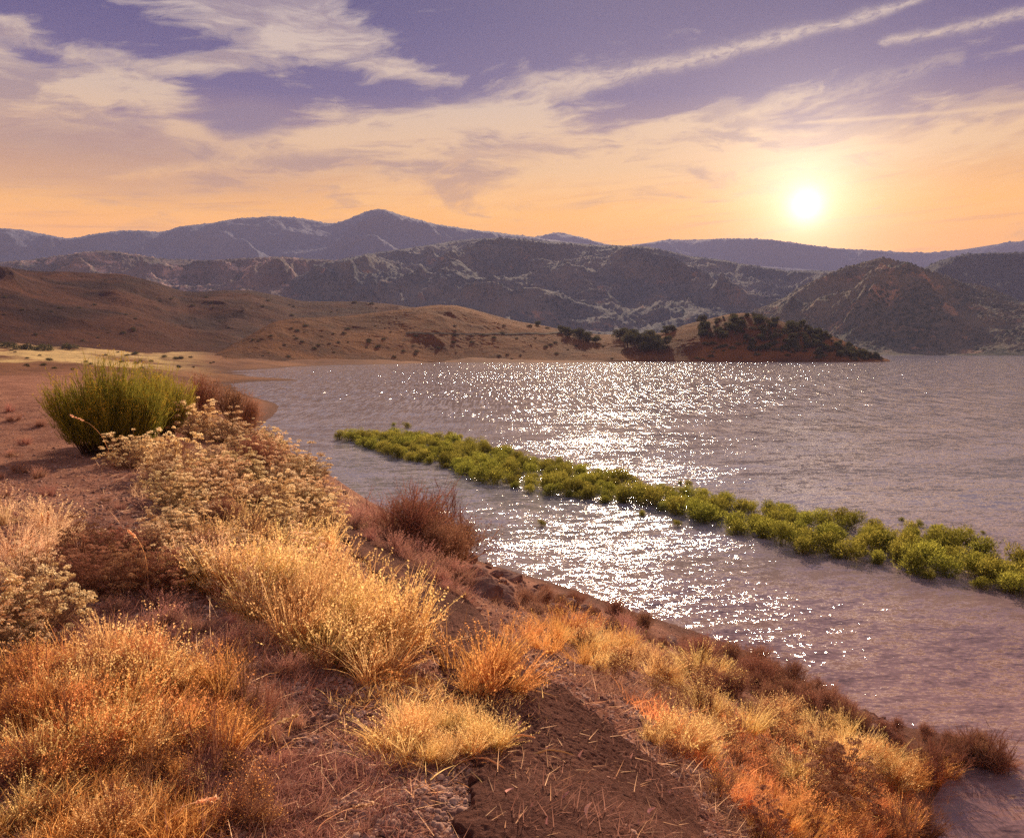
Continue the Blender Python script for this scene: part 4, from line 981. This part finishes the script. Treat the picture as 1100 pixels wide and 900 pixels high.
stick(520, 830, .3, -.4, 'short pale stick beside the golden tufts')
stick(800, 805, .5, 2.2, 'thin pale stick lying on the slope below the golden tufts')
stick(560, 700, .3, 1.0, 'bleached stick on the slope edge of the track')
stick(590, 820, .35, .1, 'grey stick lying across the track')
stick(640, 712, .4, -.2, 'thin stick below the orange tufts on the slope')

# small buildings far off
def shed(px, py, w, d, h, label, bv):
    p = far_hit(px, py, bv)
    if p is None: return
    o = empty('boathouse', p)
    def bxm(x0, x1, y0, y1, z0, z1):
        V = [(x, y, z) for z in (z0, z1) for y in (y0, y1) for x in (x0, x1)]; return V, [(0, 2, 3, 1), (4, 5, 7, 6), (0, 1, 5, 4), (2, 6, 7, 3), (0, 4, 6, 2), (1, 3, 7, 5)]
    V, Q = bxm(-w / 2, w / 2, 0, d, -1, h); mesh('wall', V, Q, M_white, o)
    V = [(-w / 2 - .4, -.4, h), (w / 2 + .4, -.4, h), (w / 2 + .4, d + .4, h), (-w / 2 - .4, d + .4, h), (-w / 2 - .4, d / 2 - .05, h + 1.3), (w / 2 + .4, d / 2 - .05, h + 1.3), (w / 2 + .4, d / 2 + .05, h + 1.3), (-w / 2 - .4, d / 2 + .05, h + 1.3)]
    mesh('roof', V, [(0, 1, 5, 4), (2, 3, 7, 6), (4, 5, 6, 7), (0, 4, 7, 3), (1, 2, 6, 5), (0, 3, 2, 1)], M_roof, o)
    for x in (-w / 4, w / 4):
        V, Q = bxm(x - .6, x + .6, -.05, .1, h * .4, h * .8); mesh('window', V, Q, M_glass, o)
    tag(o, label, 'building')
shed(936, 378.5, 7, 5, 2.6, 'small pale building at the tip of the wooded point', bv_pen)
bv_mid = tree_of('wooded_mountain')
shed(850, 344, 14, 9, 4.5, 'tiny white house on the wooded hillside above the point', bv_mid)
for o in list(bpy.data.objects):
    if o.name.startswith(tuple('x')) : pass
# where several of a kind share a label, count them off from the left of the view
ORD = 'first second third fourth fifth sixth seventh eighth ninth tenth eleventh twelfth thirteenth fourteenth fifteenth sixteenth seventeenth eighteenth nineteenth twentieth'.split()
ORD += ['twenty-' + q for q in ORD[:9]] + ['thirtieth'] + ['thirty-' + q for q in ORD[:9]] + ['fortieth'] + ['forty-' + q for q in ORD[:9]] + ['fiftieth'] + ['fifty-' + q for q in ORD[:9]]
same = {}
for o in bpy.data.objects:
    if o.parent is None and 'label' in o and 'group' in o: same.setdefault(o['label'], []).append(o)
for lab, os_ in same.items():
    if 1 < len(os_) <= 59:
        os_.sort(key=lambda o: o.location.x / max(o.location.y, .1))
        for k, o in enumerate(os_): o['label'] = lab + ', ' + (ORD[k] if k < len(os_) - 1 else 'last') + ' from the left'

for L in PROTO.values():
    for s in L:
        if id(s) not in USED:
            for ch in list(s.children): bpy.data.objects.remove(ch)
            bpy.data.objects.remove(s)
